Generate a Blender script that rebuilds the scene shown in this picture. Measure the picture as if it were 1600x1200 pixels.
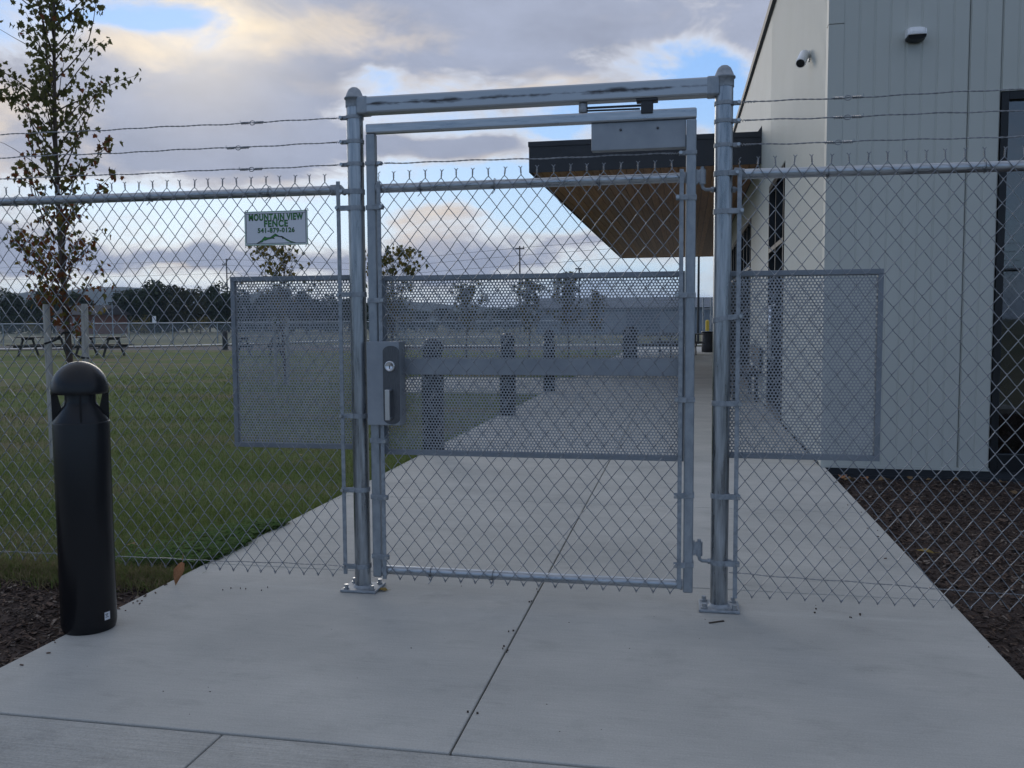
import bpy, math, random
from mathutils import Vector, Matrix, noise as mnoise
R_ = math.radians
S = bpy.context.scene
COL = S.collection
for o in list(bpy.data.objects):
    bpy.data.objects.remove(o)

# ------------------------------------------------------------------ camera
cam = bpy.data.cameras.new('camera')
cam.lens = 31.27; cam.sensor_width = 36.0; cam.clip_start = 0.05; cam.clip_end = 12000
camo = bpy.data.objects.new('camera', cam); COL.objects.link(camo)
yaw, pitch, roll = 0.19384, -0.07077, -0.00608
fw = Vector((-math.sin(yaw)*math.cos(pitch), math.cos(yaw)*math.cos(pitch), math.sin(pitch)))
rt = Vector((math.cos(yaw), math.sin(yaw), 0)); up = rt.cross(fw)
r2 = rt*math.cos(roll)+up*math.sin(roll); u2 = -rt*math.sin(roll)+up*math.cos(roll)
M = Matrix((r2, u2, -fw)).transposed().to_4x4(); M.translation = Vector((1.470, -3.859, 1.241))
camo.matrix_world = M
S.camera = camo

# ------------------------------------------------------------------ render set-up
S.view_settings.view_transform = 'Standard'; S.view_settings.look = 'None'
S.view_settings.gamma = 1.0; S.view_settings.use_curve_mapping = False
S.view_settings.exposure = 0.30
S.render.engine = 'CYCLES'
S.cycles.use_denoising = True; S.cycles.denoiser = 'OPENIMAGEDENOISE'; S.cycles.denoising_input_passes = 'RGB_ALBEDO_NORMAL'; S.cycles.denoising_prefilter = 'ACCURATE'
S.cycles.max_bounces = 6; S.cycles.diffuse_bounces = 3; S.cycles.glossy_bounces = 3
S.cycles.transparent_max_bounces = 16; S.cycles.volume_bounces = 0
S.cycles.caustics_reflective = False; S.cycles.caustics_refractive = False

# ------------------------------------------------------------------ world: evening sky with broken cloud
SUN_AZ, SUN_EL = -30.0, 13.0         # degrees, azimuth from +Y towards +X
W = bpy.data.worlds.new('World'); S.world = W; W.use_nodes = True
nt = W.node_tree; nt.nodes.clear()
def N(t, **k):
    n = nt.nodes.new(t)
    for a, b in k.items(): setattr(n, a, b)
    return n
def sock(n, i, v):
    if hasattr(v, 'is_output') or isinstance(v, bpy.types.NodeSocket): nt.links.new(v, n.inputs[i])
    elif v is not None: n.inputs[i].default_value = v
def mth(op, a, b=None, c=None, clamp=False):
    n = N('ShaderNodeMath', operation=op); n.use_clamp = clamp
    sock(n, 0, a); sock(n, 1, b); sock(n, 2, c)
    return n.outputs[0]
def mixc(f, a, b):
    n = N('ShaderNodeMix', data_type='RGBA'); sock(n, 0, f); sock(n, 6, a); sock(n, 7, b); return n.outputs[2]
def sstep(x, lo, hi):
    n = N('ShaderNodeMapRange', interpolation_type='SMOOTHSTEP'); sock(n, 0, x); sock(n, 1, lo); sock(n, 2, hi)
    return n.outputs[0]
tc = N('ShaderNodeTexCoord'); sep = N('ShaderNodeSeparateXYZ')
nrm = N('ShaderNodeVectorMath', operation='NORMALIZE'); nt.links.new(tc.outputs['Generated'], nrm.inputs[0])
nt.links.new(nrm.outputs[0], sep.inputs[0])
az = mth('MULTIPLY', mth('ARCTAN2', sep.outputs[0], sep.outputs[1]), 57.29578)
el = mth('MULTIPLY', mth('ARCSINE', sep.outputs[2]), 57.29578)
# cloud space: directions, flattened so that banks lie level
cv = N('ShaderNodeCombineXYZ'); sock(cv, 0, sep.outputs[0]); sock(cv, 1, sep.outputs[1]); sock(cv, 2, mth('MULTIPLY', sep.outputs[2], 2.3))
def nz(scale, detail, rough, vec=None, off=(0, 0, 0), dist=0.0):
    mp = N('ShaderNodeVectorMath', operation='ADD'); nt.links.new(vec or cv.outputs[0], mp.inputs[0]); mp.inputs[1].default_value = off
    n = N('ShaderNodeTexNoise'); nt.links.new(mp.outputs[0], n.inputs['Vector'])
    n.inputs['Scale'].default_value = scale; n.inputs['Detail'].default_value = detail
    n.inputs['Roughness'].default_value = rough; n.inputs['Distortion'].default_value = dist
    return n
warp = nz(5.0, 4, .55)
wsep = N('ShaderNodeSeparateColor'); nt.links.new(warp.outputs['Color'], wsep.inputs[0])
azw = mth('ADD', az, mth('MULTIPLY', mth('SUBTRACT', wsep.outputs[0], .5), 13.0))
elw = mth('ADD', el, mth('MULTIPLY', mth('SUBTRACT', wsep.outputs[1], .5), 6.5))
def gauss(a0, e0, sa, se, w):
    x = mth('DIVIDE', mth('SUBTRACT', azw, a0), sa); y = mth('DIVIDE', mth('SUBTRACT', elw, e0), se)
    q = mth('ADD', mth('MULTIPLY', x, x), mth('MULTIPLY', y, y))
    return mth('MULTIPLY', mth('POWER', 2.71828, mth('MULTIPLY', q, -1.0)), w)
banks = [(-30, 12.6, 9.0, 3.6, 1.25), (-40, 9.5, 8, 3.4, .8), (-11, 17.3, 16, 3.5, 1.3), (-25, 19.0, 9, 2.6, 1.1),
         (-27, 9.8, 11, 1.5, .7), (-31, 4.3, 12, 1.0, 1.0), (-12, 4.0, 11, 1.0, .95), (-41, 4.6, 6, 1.3, .8),
         (-15.5, 6.0, 4.2, .9, .9), (-14.5, 10.8, 5.0, 1.0, 1.2), (5, 17.5, 2.4, 3, .9), (-4, 10.4, 4, .9, .7), (-28, 7.7, 4, .45, .45),
         (-33.5, 16.8, 2.4, .9, -1.0), (-20.0, 14.9, 2.2, .9, -.8), (-29, 6.9, 12, 1.0, -.6), (-8.5, 7.6, 6, 2.0, -.8),
         (1.7, 14.4, 2.4, 2.4, -.85), (-8.6, 12.0, 3.5, .8, -.6),
         (20, 14, 12, 5, .9), (45, 9, 14, 3, .9), (75, 16, 16, 6, .9), (-65, 14, 12, 5, 1.0), (-95, 9, 18, 4, .9)]
D = None
for b in banks:
    g = gauss(*b); D = g if D is None else mth('ADD', D, g)
big = nz(2.6, 5, .55, off=(3.1, 1.7, .4)); fine = nz(8.0, 9, .66, off=(.3, 5.1, 2.2), dist=.5)
fbm = mth('ADD', mth('MULTIPLY', mth('SUBTRACT', big.outputs[0], .5), .75), mth('MULTIPLY', mth('SUBTRACT', fine.outputs[0], .5), 2.3))
# high overhead the broken cover goes on at random
over = sstep(el, 20.0, 32.0)
D = mth('ADD', mth('ADD', D, mth('MULTIPLY', over, .45)), fbm)
alpha = sstep(D, -.10, .80)
thick = sstep(D, .26, .95)
sd = Vector((math.sin(R_(SUN_AZ))*math.cos(R_(SUN_EL)), math.cos(R_(SUN_AZ))*math.cos(R_(SUN_EL)), math.sin(R_(SUN_EL))))
gd = Vector((math.sin(R_(-30))*math.cos(R_(17.5)), math.cos(R_(-30))*math.cos(R_(17.5)), math.sin(R_(17.5))))
def dotd(v):
    dt = N('ShaderNodeVectorMath', operation='DOT_PRODUCT'); nt.links.new(nrm.outputs[0], dt.inputs[0]); dt.inputs[1].default_value = v; return dt.outputs['Value']
near = sstep(dotd(sd), -.5, .95)
glow = mth('POWER', 2.71828, mth('MULTIPLY', mth('SUBTRACT', 1.0, dotd(gd)), -260.0))
# clear sky: Nishita, washed by the thin high veil of the evening
sky = N('ShaderNodeTexSky', sky_type='NISHITA'); sky.sun_disc = False
sky.sun_elevation = R_(SUN_EL); sky.sun_rotation = R_(SUN_AZ); sky.air_density = 1.0; sky.dust_density = .4; sky.ozone_density = 3.0
SKY = 0.10
k = 1/SKY
def C(r, g, b): return (r*k, g*k, b*k, 1)
lowc = mixc(near, C(.34, .47, .66), C(.52, .71, .92))
highc = mixc(near, C(.17, .28, .50), C(.28, .50, .90))
veil = mixc(sstep(el, 3.0, 17.0), lowc, highc)
veil = mixc(sstep(el, 20.0, 70.0), veil, C(.23, .33, .52))
clear = mixc(.8, sky.outputs[0], veil)
edge = mixc(near, C(.44, .48, .58), C(.70, .67, .65))
core = mixc(near, C(.24, .262, .315), C(.32, .355, .46))
lit = None
for b in [(-30, 17.0, 5.5, 1.9, 1.0), (-12, 14.2, 9, .9, .75), (-34, 14.6, 2.6, 1.0, .5), (-41, 10, 4, 3.5, .75), (-21, 17.4, 5, 1.4, .7), (-16.5, 6.0, 4, 1.3, .8), (-26, 8.4, 9, .8, .45), (-14.5, 9.6, 5, .7, .5), (-33, 3.6, 2.4, .35, .8), (-42, 2.9, 2.6, .5, .9)]:
    g = gauss(*b); lit = g if lit is None else mth('ADD', lit, g)
lit = sstep(mth('ADD', lit, mth('MULTIPLY', fbm, .7)), .15, 1.05)
core = mixc(lit, core, C(.68, .60, .52))
cl = mixc(thick, edge, core)
tex = nz(9, 7, .6, off=(7, 2, 1))
cl2 = N('ShaderNodeVectorMath', operation='SCALE'); nt.links.new(cl, cl2.inputs[0])
nt.links.new(mth('ADD', .72, mth('MULTIPLY', tex.outputs[0], .56)), cl2.inputs['Scale'])
full = mixc(alpha, clear, cl2.outputs[0])
# bank of grey-blue stratus on the horizon
hz = mth('SUBTRACT', 1.0, sstep(mth('ADD', elw, mth('MULTIPLY', fbm, 2.6)), .8, 3.2))
full = mixc(mth('MULTIPLY', hz, .8), full, mixc(near, C(.22, .28, .40), C(.34, .41, .57)))
addg = N('ShaderNodeMix', data_type='RGBA', blend_type='ADD'); sock(addg, 0, mth('MULTIPLY', mth('MULTIPLY', glow, thick), .34)); nt.links.new(full, addg.inputs[6]); addg.inputs[7].default_value = C(1.0, .80, .42)
bg = N('ShaderNodeBackground'); nt.links.new(addg.outputs[2], bg.inputs[0]); bg.inputs[1].default_value = SKY
wo = N('ShaderNodeOutputWorld'); nt.links.new(bg.outputs[0], wo.inputs[0])

# ------------------------------------------------------------------ sun, low behind cloud
sl = bpy.data.lights.new('sun', 'SUN'); sl.energy = 0.5; sl.angle = R_(25); sl.color = (1, .9, .76)
so = bpy.data.objects.new('sun', sl); COL.objects.link(so)
so.rotation_euler = (-sd).to_track_quat('-Z', 'Y').to_euler()

# ================================================================== helpers
class MB:
    def __init__(s): s.v = []; s.f = []; s.sm = []
    def add(s, vs, fs, smooth=False):
        o = len(s.v); s.v.extend(vs); s.f.extend([tuple(i+o for i in f) for f in fs]); s.sm.extend([smooth]*len(fs)); return s
    def box(s, x0, x1, y0, y1, z0, z1):
        vs = [(x, y, z) for z in (z0, z1) for y in (y0, y1) for x in (x0, x1)]
        return s.add(vs, [(0, 2, 3, 1), (4, 5, 7, 6), (0, 1, 5, 4), (2, 6, 7, 3), (0, 4, 6, 2), (1, 3, 7, 5)])
    def obox(s, c, ax, ay, az_):   # oriented box: centre and half-axis vectors
        c, ax, ay, az_ = map(Vector, (c, ax, ay, az_))
        vs = [tuple(c+ax*i+ay*j+az_*l) for l in (-1, 1) for j in (-1, 1) for i in (-1, 1)]
        return s.add(vs, [(0, 2, 3, 1), (4, 5, 7, 6), (0, 1, 5, 4), (2, 6, 7, 3), (0, 4, 6, 2), (1, 3, 7, 5)])
    def tube(s, pts, r, n=8, cap=True, smooth=True):
        pts = [Vector(p) for p in pts]; m = len(pts); rs = r if isinstance(r, (list, tuple)) else [r]*m
        t0 = (pts[1]-pts[0]).normalized(); a = Vector((0, 0, 1)) if abs(t0.z) < .9 else Vector((1, 0, 0))
        u = t0.cross(a).normalized(); vs = []
        for i, p in enumerate(pts):
            t = (pts[min(i+1, m-1)]-pts[max(i-1, 0)])
            t = t.normalized() if t.length > 1e-9 else t0
            u = (u-t*u.dot(t)); u = u.normalized() if u.length > 1e-6 else t.orthogonal().normalized()
            w = t.cross(u)
            for q in range(n):
                a = 2*math.pi*q/n; vs.append(tuple(p+(u*math.cos(a)+w*math.sin(a))*rs[i]))
        fs = [(i*n+q, i*n+(q+1) % n, (i+1)*n+(q+1) % n, (i+1)*n+q) for i in range(m-1) for q in range(n)]
        s.add(vs, fs, smooth)
        if cap: s.add(vs[:n], [tuple(range(n-1, -1, -1))]); s.add(vs[-n:], [tuple(range(n))])
        return s
    def lathe(s, prof, n=32, c=(0, 0, 0), smooth=True):
        m = len(prof); vs = []
        for r, z in prof:
            for q in range(n):
                a = 2*math.pi*q/n; vs.append((c[0]+r*math.cos(a), c[1]+r*math.sin(a), c[2]+z))
        fs = [(i*n+q, i*n+(q+1) % n, (i+1)*n+(q+1) % n, (i+1)*n+q) for i in range(m-1) for q in range(n)]
        return s.add(vs, fs, smooth)
    def prism(s, poly, y0, y1, axis='y'):   # poly in (x, z) drawn through y (or (y,z) through x)
        n = len(poly)
        P = (lambda a, b, d: (a, d, b)) if axis == 'y' else (lambda a, b, d: (d, a, b)) if axis == 'x' else (lambda a, b, d: (a, b, d))
        vs = [P(a, b, y0) for a, b in poly]+[P(a, b, y1) for a, b in poly]
        fs = [tuple(range(n)), tuple(range(2*n-1, n-1, -1))]+[(i, i+n, (i+1) % n+n, (i+1) % n) for i in range(n)]
        return s.add(vs, fs)
    def mesh(s, name):
        me = bpy.data.meshes.new(name); me.from_pydata(s.v, [], s.f)
        me.polygons.foreach_set('use_smooth', s.sm); me.update(); return me

def props(o, label=None, cat=None, group=None, kind=None):
    if label: o['label'] = label
    if cat: o['category'] = cat
    if group: o['group'] = group
    if kind: o['kind'] = kind
    return o
def obj(name, mb, mat, parent=None, bevel=0, **k):
    me = mb if isinstance(mb, bpy.types.Mesh) else mb.mesh(name)
    o = bpy.data.objects.new(name, me); COL.objects.link(o)
    if mat and not len(me.materials): me.materials.append(mat)
    if parent:
        o.parent = parent
        L = parent.get('_o')
        if L is not None: o.matrix_parent_inverse = Matrix.Translation(-Vector(L))
    if bevel:
        b = o.modifiers.new('bevel', 'BEVEL'); b.width = bevel; b.segments = 2; b.limit_method = 'ANGLE'; b.angle_limit = R_(40)
        b.harden_normals = False
    return props(o, **k)
ORIG = []
def thing(name, label, cat, loc=(0, 0, 0), group=None, kind=None, local=False):
    o = bpy.data.objects.new(name, None); COL.objects.link(o); o.location = loc; o.empty_display_size = .2
    if not local: o['_o'] = tuple(loc); ORIG.append(o)
    return props(o, label, cat, group, kind)
KIDS = {}
def copy_tree(o, parent=None):
    c = o.copy(); COL.objects.link(c)
    if parent: c.parent = parent
    for ch in list(o.children): copy_tree(ch, c)
    return c

def pmat(name, base, rough=.6, metal=0.0, var=0.0, vs=8, c2=None, bump=0.0, bs=60, stretch=(1, 1, 1), spec=.5, rvar=0.0, lo=.35, hi=.65, detail=4, objrand=0.0):
    m = bpy.data.materials.new(name); m.use_nodes = True; t = m.node_tree; b = t.nodes['Principled BSDF']
    b.inputs['Roughness'].default_value = rough; b.inputs['Metallic'].default_value = metal; b.inputs['Specular IOR Level'].default_value = spec
    b.inputs['Base Color'].default_value = (*base, 1)
    tcn = t.nodes.new('ShaderNodeTexCoord'); mp = t.nodes.new('ShaderNodeMapping'); mp.inputs['Scale'].default_value = stretch
    t.links.new(tcn.outputs['Object'], mp.inputs[0])
    last = None
    if var or c2:
        n = t.nodes.new('ShaderNodeTexNoise'); n.inputs['Scale'].default_value = vs; n.inputs['Detail'].default_value = detail; n.inputs['Roughness'].default_value = .6
        t.links.new(mp.outputs[0], n.inputs['Vector'])
        mr = t.nodes.new('ShaderNodeMapRange'); mr.inputs[1].default_value = lo; mr.inputs[2].default_value = hi; t.links.new(n.outputs[0], mr.inputs[0])
        mx = t.nodes.new('ShaderNodeMix'); mx.data_type = 'RGBA'; t.links.new(mr.outputs[0], mx.inputs[0])
        if c2: a, c = base, c2
        else: a, c = tuple(x*(1-var) for x in base), tuple(min(1, x*(1+var)) for x in base)
        mx.inputs[6].default_value = (*a, 1); mx.inputs[7].default_value = (*c, 1); last = mx.outputs[2]
        if rvar:
            r = t.nodes.new('ShaderNodeMapRange'); t.links.new(n.outputs[0], r.inputs[0]); r.inputs[1].default_value = lo; r.inputs[2].default_value = hi
            r.inputs[3].default_value = rough-rvar; r.inputs[4].default_value = rough+rvar; t.links.new(r.outputs[0], b.inputs['Roughness'])
    if objrand and last:
        oi = t.nodes.new('ShaderNodeObjectInfo'); hs = t.nodes.new('ShaderNodeHueSaturation')
        r = t.nodes.new('ShaderNodeMapRange'); t.links.new(oi.outputs['Random'], r.inputs[0]); r.inputs[3].default_value = 1-objrand; r.inputs[4].default_value = 1+objrand
        t.links.new(r.outputs[0], hs.inputs['Value']); t.links.new(last, hs.inputs['Color']); last = hs.outputs[0]
    if last: t.links.new(last, b.inputs['Base Color'])
    if bump:
        n2 = t.nodes.new('ShaderNodeTexNoise'); n2.inputs['Scale'].default_value = bs; n2.inputs['Detail'].default_value = 5; t.links.new(mp.outputs[0], n2.inputs['Vector'])
        bp = t.nodes.new('ShaderNodeBump'); bp.inputs['Strength'].default_value = bump; bp.inputs['Distance'].default_value = .01
        t.links.new(n2.outputs[0], bp.inputs['Height']); t.links.new(bp.outputs[0], b.inputs['Normal'])
    return m

# ------------------------------------------------------------------ materials
GALV = pmat('galvanized_pipe', (.20, .22, .24), .33, .9, vs=3, c2=(.46, .49, .52), stretch=(14, 14, 1.2), rvar=.1, bump=.05, bs=40)
GALVH = pmat('galvanized_rail', (.34, .37, .40), .34, .85, vs=6, c2=(.50, .53, .56), stretch=(1.2, 12, 12), rvar=.08)
FRAME = pmat('galvanized_tube', (.27, .30, .33), .5, .6, vs=9, c2=(.36, .39, .42), stretch=(4, 4, 2), rvar=.08, bump=.04, bs=60)
WIRE = pmat('galvanized_wire', (.22, .235, .255), .33, .92, vs=30, c2=(.33, .345, .37))
BAND = pmat('galvanized_band', (.24, .265, .29), .62, .6, vs=40, c2=(.38, .41, .44), rvar=.1)
PERF = pmat('perforated_steel', (.33, .35, .375), .55, .3, vs=5, c2=(.39, .41, .435))
PLATE = pmat('steel_plate', (.27, .295, .325), .55, .5, vs=7, c2=(.33, .355, .385))
LOCKP = pmat('lock_plate_steel', (.10, .105, .115), .42, .7, vs=30, c2=(.13, .135, .145), stretch=(8, 1, 1))
CHROME = pmat('satin_chrome', (.70, .71, .73), .28, 1.0)
BOLTM = pmat('zinc_bolt', (.42, .44, .46), .35, .9)
BLACK = pmat('black_plastic', (.006, .0063, .008), .27, 0, vs=3, c2=(.009, .0095, .0115), bump=.02, bs=20, spec=.35)
def concmat(name, dark, light, streak, blot, rot=0.0, bump=.3):
    m = bpy.data.materials.new(name); m.use_nodes = True; t = m.node_tree; b = t.nodes['Principled BSDF']; b.inputs['Roughness'].default_value = .88; b.inputs['Specular IOR Level'].default_value = .3
    tcn = t.nodes.new('ShaderNodeTexCoord')
    def noise(sc, st, d, r=.6, lo=.3, hi=.7, a=0., c=1.):
        mp = t.nodes.new('ShaderNodeMapping'); mp.inputs['Scale'].default_value = st; mp.inputs['Rotation'].default_value = (0, 0, rot); t.links.new(tcn.outputs['Object'], mp.inputs[0])
        n = t.nodes.new('ShaderNodeTexNoise'); n.inputs['Scale'].default_value = sc; n.inputs['Detail'].default_value = d; n.inputs['Roughness'].default_value = r; t.links.new(mp.outputs[0], n.inputs['Vector'])
        q = t.nodes.new('ShaderNodeMapRange'); t.links.new(n.outputs[0], q.inputs[0]); q.inputs[1].default_value = lo; q.inputs[2].default_value = hi; q.inputs[3].default_value = a; q.inputs[4].default_value = c; return q.outputs[0]
    def mul(x, y):
        q = t.nodes.new('ShaderNodeMath'); q.operation = 'MULTIPLY'; t.links.new(x, q.inputs[0]); t.links.new(y, q.inputs[1]); return q.outputs[0]
    mx = t.nodes.new('ShaderNodeMix'); mx.data_type = 'RGBA'; t.links.new(noise(1.1, (1, 1.6, 1), 7, .62), mx.inputs[0]); mx.inputs[6].default_value = (*dark, 1); mx.inputs[7].default_value = (*light, 1)
    st = noise(6, (.7, 22, 1), 6, .7, .3, .7, 1-streak, 1+streak); gr = noise(160, (1, 1, 1), 3, .7, .3, .7, .90, 1.10); bl = noise(4, (1, 1.6, 1), 7, .7, .54, .74, 1.0, 1-blot)
    oi = t.nodes.new('ShaderNodeObjectInfo'); rr = t.nodes.new('ShaderNodeMapRange'); t.links.new(oi.outputs['Random'], rr.inputs[0]); rr.inputs[3].default_value = .96; rr.inputs[4].default_value = 1.04
    f = mul(mul(st, gr), mul(bl, rr.outputs[0])); hs = t.nodes.new('ShaderNodeHueSaturation'); t.links.new(f, hs.inputs['Value']); t.links.new(mx.outputs[2], hs.inputs['Color']); t.links.new(hs.outputs[0], b.inputs['Base Color'])
    bp = t.nodes.new('ShaderNodeBump'); bp.inputs['Strength'].default_value = bump; bp.inputs['Distance'].default_value = .004; t.links.new(mul(noise(14, (.6, 16, 1), 6, .7), noise(120, (1, 1, 1), 3)), bp.inputs['Height']); t.links.new(bp.outputs[0], b.inputs['Normal'])
    return m
CONC = concmat('broom_concrete', (.370, .366, .342), (.490, .478, .440), .08, .17)
CONCB = concmat('rough_concrete', (.340, .334, .312), (.475, .462, .425), .18, .25, 1.0, .8)
JOINT = pmat('joint_dirt', (.05, .045, .04), .95, 0, vs=20, c2=(.09, .08, .07))
SOIL = pmat('soil', (.045, .035, .028), .95, 0, vs=10, c2=(.075, .055, .042), bump=.6, bs=30)
MULCHB = pmat('mulch_base', (.026, .016, .012), .95, 0, vs=40, c2=(.065, .040, .030), bump=1.0, bs=70)
PANELF = pmat('wall_sheet', (.50, .512, .468), .5, 0, vs=1.1, c2=(.528, .538, .496), objrand=.012)
FLASH = pmat('dark_flashing', (.018, .02, .024), .5, 0, vs=5, c2=(.024, .027, .032))
FASCIA = pmat('charcoal_fascia', (.022, .024, .03), .5, .0, vs=3, c2=(.028, .03, .037))
DARKAL = pmat('dark_aluminium', (.012, .013, .015), .4, .3)
SOFF = pmat('wood_soffit', (.27, .12, .045), .5, 0, vs=5, c2=(.40, .20, .085), stretch=(6, .35, 6), objrand=.22, detail=6)
WHITE = pmat('white_plastic', (.86, .86, .87), .35)
INT = pmat('interior_wall', (.12, .12, .12), .8)
BARK = pmat('bark', (.07, .05, .04), .9, 0, vs=12, c2=(.12, .09, .075), stretch=(3, 3, .6), bump=.5, bs=40)
STAKE = pmat('weathered_stake', (.33, .31, .28), .85, 0, vs=8, c2=(.44, .42, .38), stretch=(6, 6, .6), bump=.2, bs=40)
RUBBER = pmat('black_tie', (.015, .015, .016), .7)
TABLE = pmat('dark_table', (.02, .02, .022), .6, 0, vs=6, c2=(.04, .04, .042))
WOODT = pmat('table_top', (.05, .042, .038), .7, 0, vs=6, c2=(.09, .078, .07), stretch=(1, 8, 1))
YEL = pmat('yellow_paint', (.65, .45, .04), .5)
SIGNW = pmat('sign_white', (.66, .68, .72), .35)
GREEN = pmat('sign_green', (.035, .22, .035), .4)
SIGNG = pmat('sign_pale_green', (.30, .48, .33), .4)
INK = pmat('sign_ink', (.01, .025, .012), .4)
STEELP = pmat('pole_wood', (.10, .085, .075), .85)
def leafmat(name, a, b, tr=.25):
    m = pmat(name, a, .8, 0, vs=14, c2=b, spec=.12); t = m.node_tree; bs = t.nodes['Principled BSDF']
    tl = t.nodes.new('ShaderNodeBsdfTranslucent'); mx = t.nodes.new('ShaderNodeMixShader'); mx.inputs[0].default_value = tr
    src = bs.inputs['Base Color'].links[0].from_socket; t.links.new(src, tl.inputs[0])
    t.links.new(bs.outputs[0], mx.inputs[1]); t.links.new(tl.outputs[0], mx.inputs[2]); t.links.new(mx.outputs[0], t.nodes['Material Output'].inputs[0])
    return m
LEAFG = leafmat('leaf_green', (.075, .090, .034), (.15, .14, .055), .45)
LEAFR = leafmat('leaf_red', (.22, .060, .032), (.15, .085, .035), .35)
LEAFY = leafmat('leaf_yellow', (.24, .17, .045), (.13, .12, .035), .35)
LEAFT = leafmat('leaf_far', (.028, .042, .020), (.056, .070, .030), .05)
LEAFT2 = leafmat('leaf_far_olive', (.042, .046, .022), (.075, .070, .030), .05)
GRASS = leafmat('grass_blade', (.105, .150, .036), (.205, .24, .078), .3)
GRASSB = leafmat('grass_dry', (.27, .21, .12), (.17, .155, .075), .25)
CLOVER = leafmat('clover_leaf', (.045, .11, .018), (.075, .15, .03), .2)
CHIP = [pmat('chip_dark', (.032, .020, .015), .9, vs=40, c2=(.055, .034, .026)), pmat('chip_brown', (.085, .052, .036), .9, vs=40, c2=(.125, .08, .056)), pmat('chip_pale', (.17, .13, .10), .9, vs=40, c2=(.25, .20, .16))]
DEAD = [leafmat('dead_leaf_orange', (.52, .27, .14), (.40, .19, .09)), leafmat('dead_leaf_tan', (.32, .22, .12), (.24, .16, .09)), leafmat('dead_leaf_yellow', (.36, .26, .08), (.28, .19, .06))]

rng = random.Random(7)
def rot2(a): return math.cos(a), math.sin(a)

# ================================================================== SETTING: ground
def lawn_material():
    m = bpy.data.materials.new('lawn_turf'); m.use_nodes = True; t = m.node_tree; b = t.nodes['Principled BSDF']; b.inputs['Roughness'].default_value = .95; b.inputs['Specular IOR Level'].default_value = .15
    tcn = t.nodes.new('ShaderNodeTexCoord')
    def noise(s, d, st=(1, 1, 1)):
        mp = t.nodes.new('ShaderNodeMapping'); mp.inputs['Scale'].default_value = st; t.links.new(tcn.outputs['Object'], mp.inputs[0])
        n = t.nodes.new('ShaderNodeTexNoise'); n.inputs['Scale'].default_value = s; n.inputs['Detail'].default_value = d; n.inputs['Roughness'].default_value = .65; t.links.new(mp.outputs[0], n.inputs['Vector']); return n.outputs[0]
    def rng_(x, a, c):
        r = t.nodes.new('ShaderNodeMapRange'); t.links.new(x, r.inputs[0]); r.inputs[1].default_value = a; r.inputs[2].default_value = c; return r.outputs[0]
    def mix(f, a, c):
        x = t.nodes.new('ShaderNodeMix'); x.data_type = 'RGBA'; t.links.new(f, x.inputs[0])
        for i, q in ((6, a), (7, c)):
            if isinstance(q, tuple): x.inputs[i].default_value = (*q, 1)
            else: t.links.new(q, x.inputs[i])
        return x.outputs[2]
    g = mix(rng_(noise(60, 6), .3, .7), (.048, .082, .017), (.125, .172, .044))
    g = mix(rng_(noise(.5, 5), .38, .62), g, mix(rng_(noise(25, 5), .3, .7), (.066, .095, .025), (.15, .18, .055)))
    d = mix(rng_(noise(40, 5), .3, .7), (.095, .08, .048), (.22, .185, .105))
    g = mix(rng_(noise(.55, 6, (.35, 1, 1)), .47, .61), g, d)
    t.links.new(g, b.inputs['Base Color'])
    bp = t.nodes.new('ShaderNodeBump'); bp.inputs['Strength'].default_value = .9; bp.inputs['Distance'].default_value = .03; t.links.new(noise(45, 6), bp.inputs['Height']); t.links.new(bp.outputs[0], b.inputs['Normal'])
    return m
LAWN = lawn_material()
FIELD = pmat('dry_field', (.075, .085, .035), .95, 0, vs=.05, c2=(.19, .165, .095), stretch=(.4, 1, 1), bump=.4, bs=4, detail=7)
def hgt(x, y): return .018*mnoise.noise(Vector((x*.6, y*.6, 3)))+.03*mnoise.noise(Vector((x*.12, y*.12, 9)))
def patch(name, x0, x1, y0, y1, nx, ny, z, mat, disp=None, kind='structure', parent=None):
    mb = MB(); vs = []
    for j in range(ny+1):
        for i in range(nx+1):
            x = x0+(x1-x0)*i/nx; y = y0+(y1-y0)*j/ny; vs.append((x, y, z+(disp(x, y) if disp else 0)))
    mb.add(vs, [(j*(nx+1)+i, j*(nx+1)+i+1, (j+1)*(nx+1)+i+1, (j+1)*(nx+1)+i) for j in range(ny) for i in range(nx)], True)
    return obj(name, mb, mat, parent, kind=kind)
g = MB(); g.add([(1650*math.cos(a*math.pi/32), 1650*math.sin(a*math.pi/32), -.16) for a in range(64)], [tuple(range(64))])
obj('ground', g, FIELD, kind='structure')
patch('lawn', -62, -.985, -.03, 34, 244, 136, -.035, LAWN, lambda x, y: hgt(x, y)*min(1, (-x-.98)*1.2)*min(1, max(0, y)*2))

# concrete walkway: slabs with open joints
walk = thing('walkway', 'broad pale concrete walkway of jointed slabs through the gate', None, (0, 0, 0), kind='structure')
bed = MB(); bed.box(-.955, 2.57, -1.45, 40, -.12, -.03); bed.box(-6, 6, -7, -1.47, -.12, -.03)
obj('joint_bed', bed, JOINT, walk)
def slab(x0, x1, y0, y1, mat, e=.003, z=0.0):
    mb = MB(); mb.box(x0+e, x1-e, y0+e, y1-e, -.11, z); return obj('slab', mb, mat, walk, bevel=.0045)
ys = [-1.46, .28, 2.10, 4.03, 5.88, 7.72, 9.56, 11.40, 13.3, 15.2, 17.1, 19.0, 20.9, 22.8, 24.7, 26.6, 28.5, 30.4, 32.4, 35, 38]
for a, b in zip(ys, ys[1:]):
    far = b > 4.1
    slab(-.965, .81, a, b, CONC, .003 if b < 12 else .006)
    slab(.81, 2.586 if far else 2.622, a, b, CONC, .003 if b < 12 else .006)
slab(2.58, 2.622, 3.2, 3.88, CONC, .001, -.003) if False else None
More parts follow.
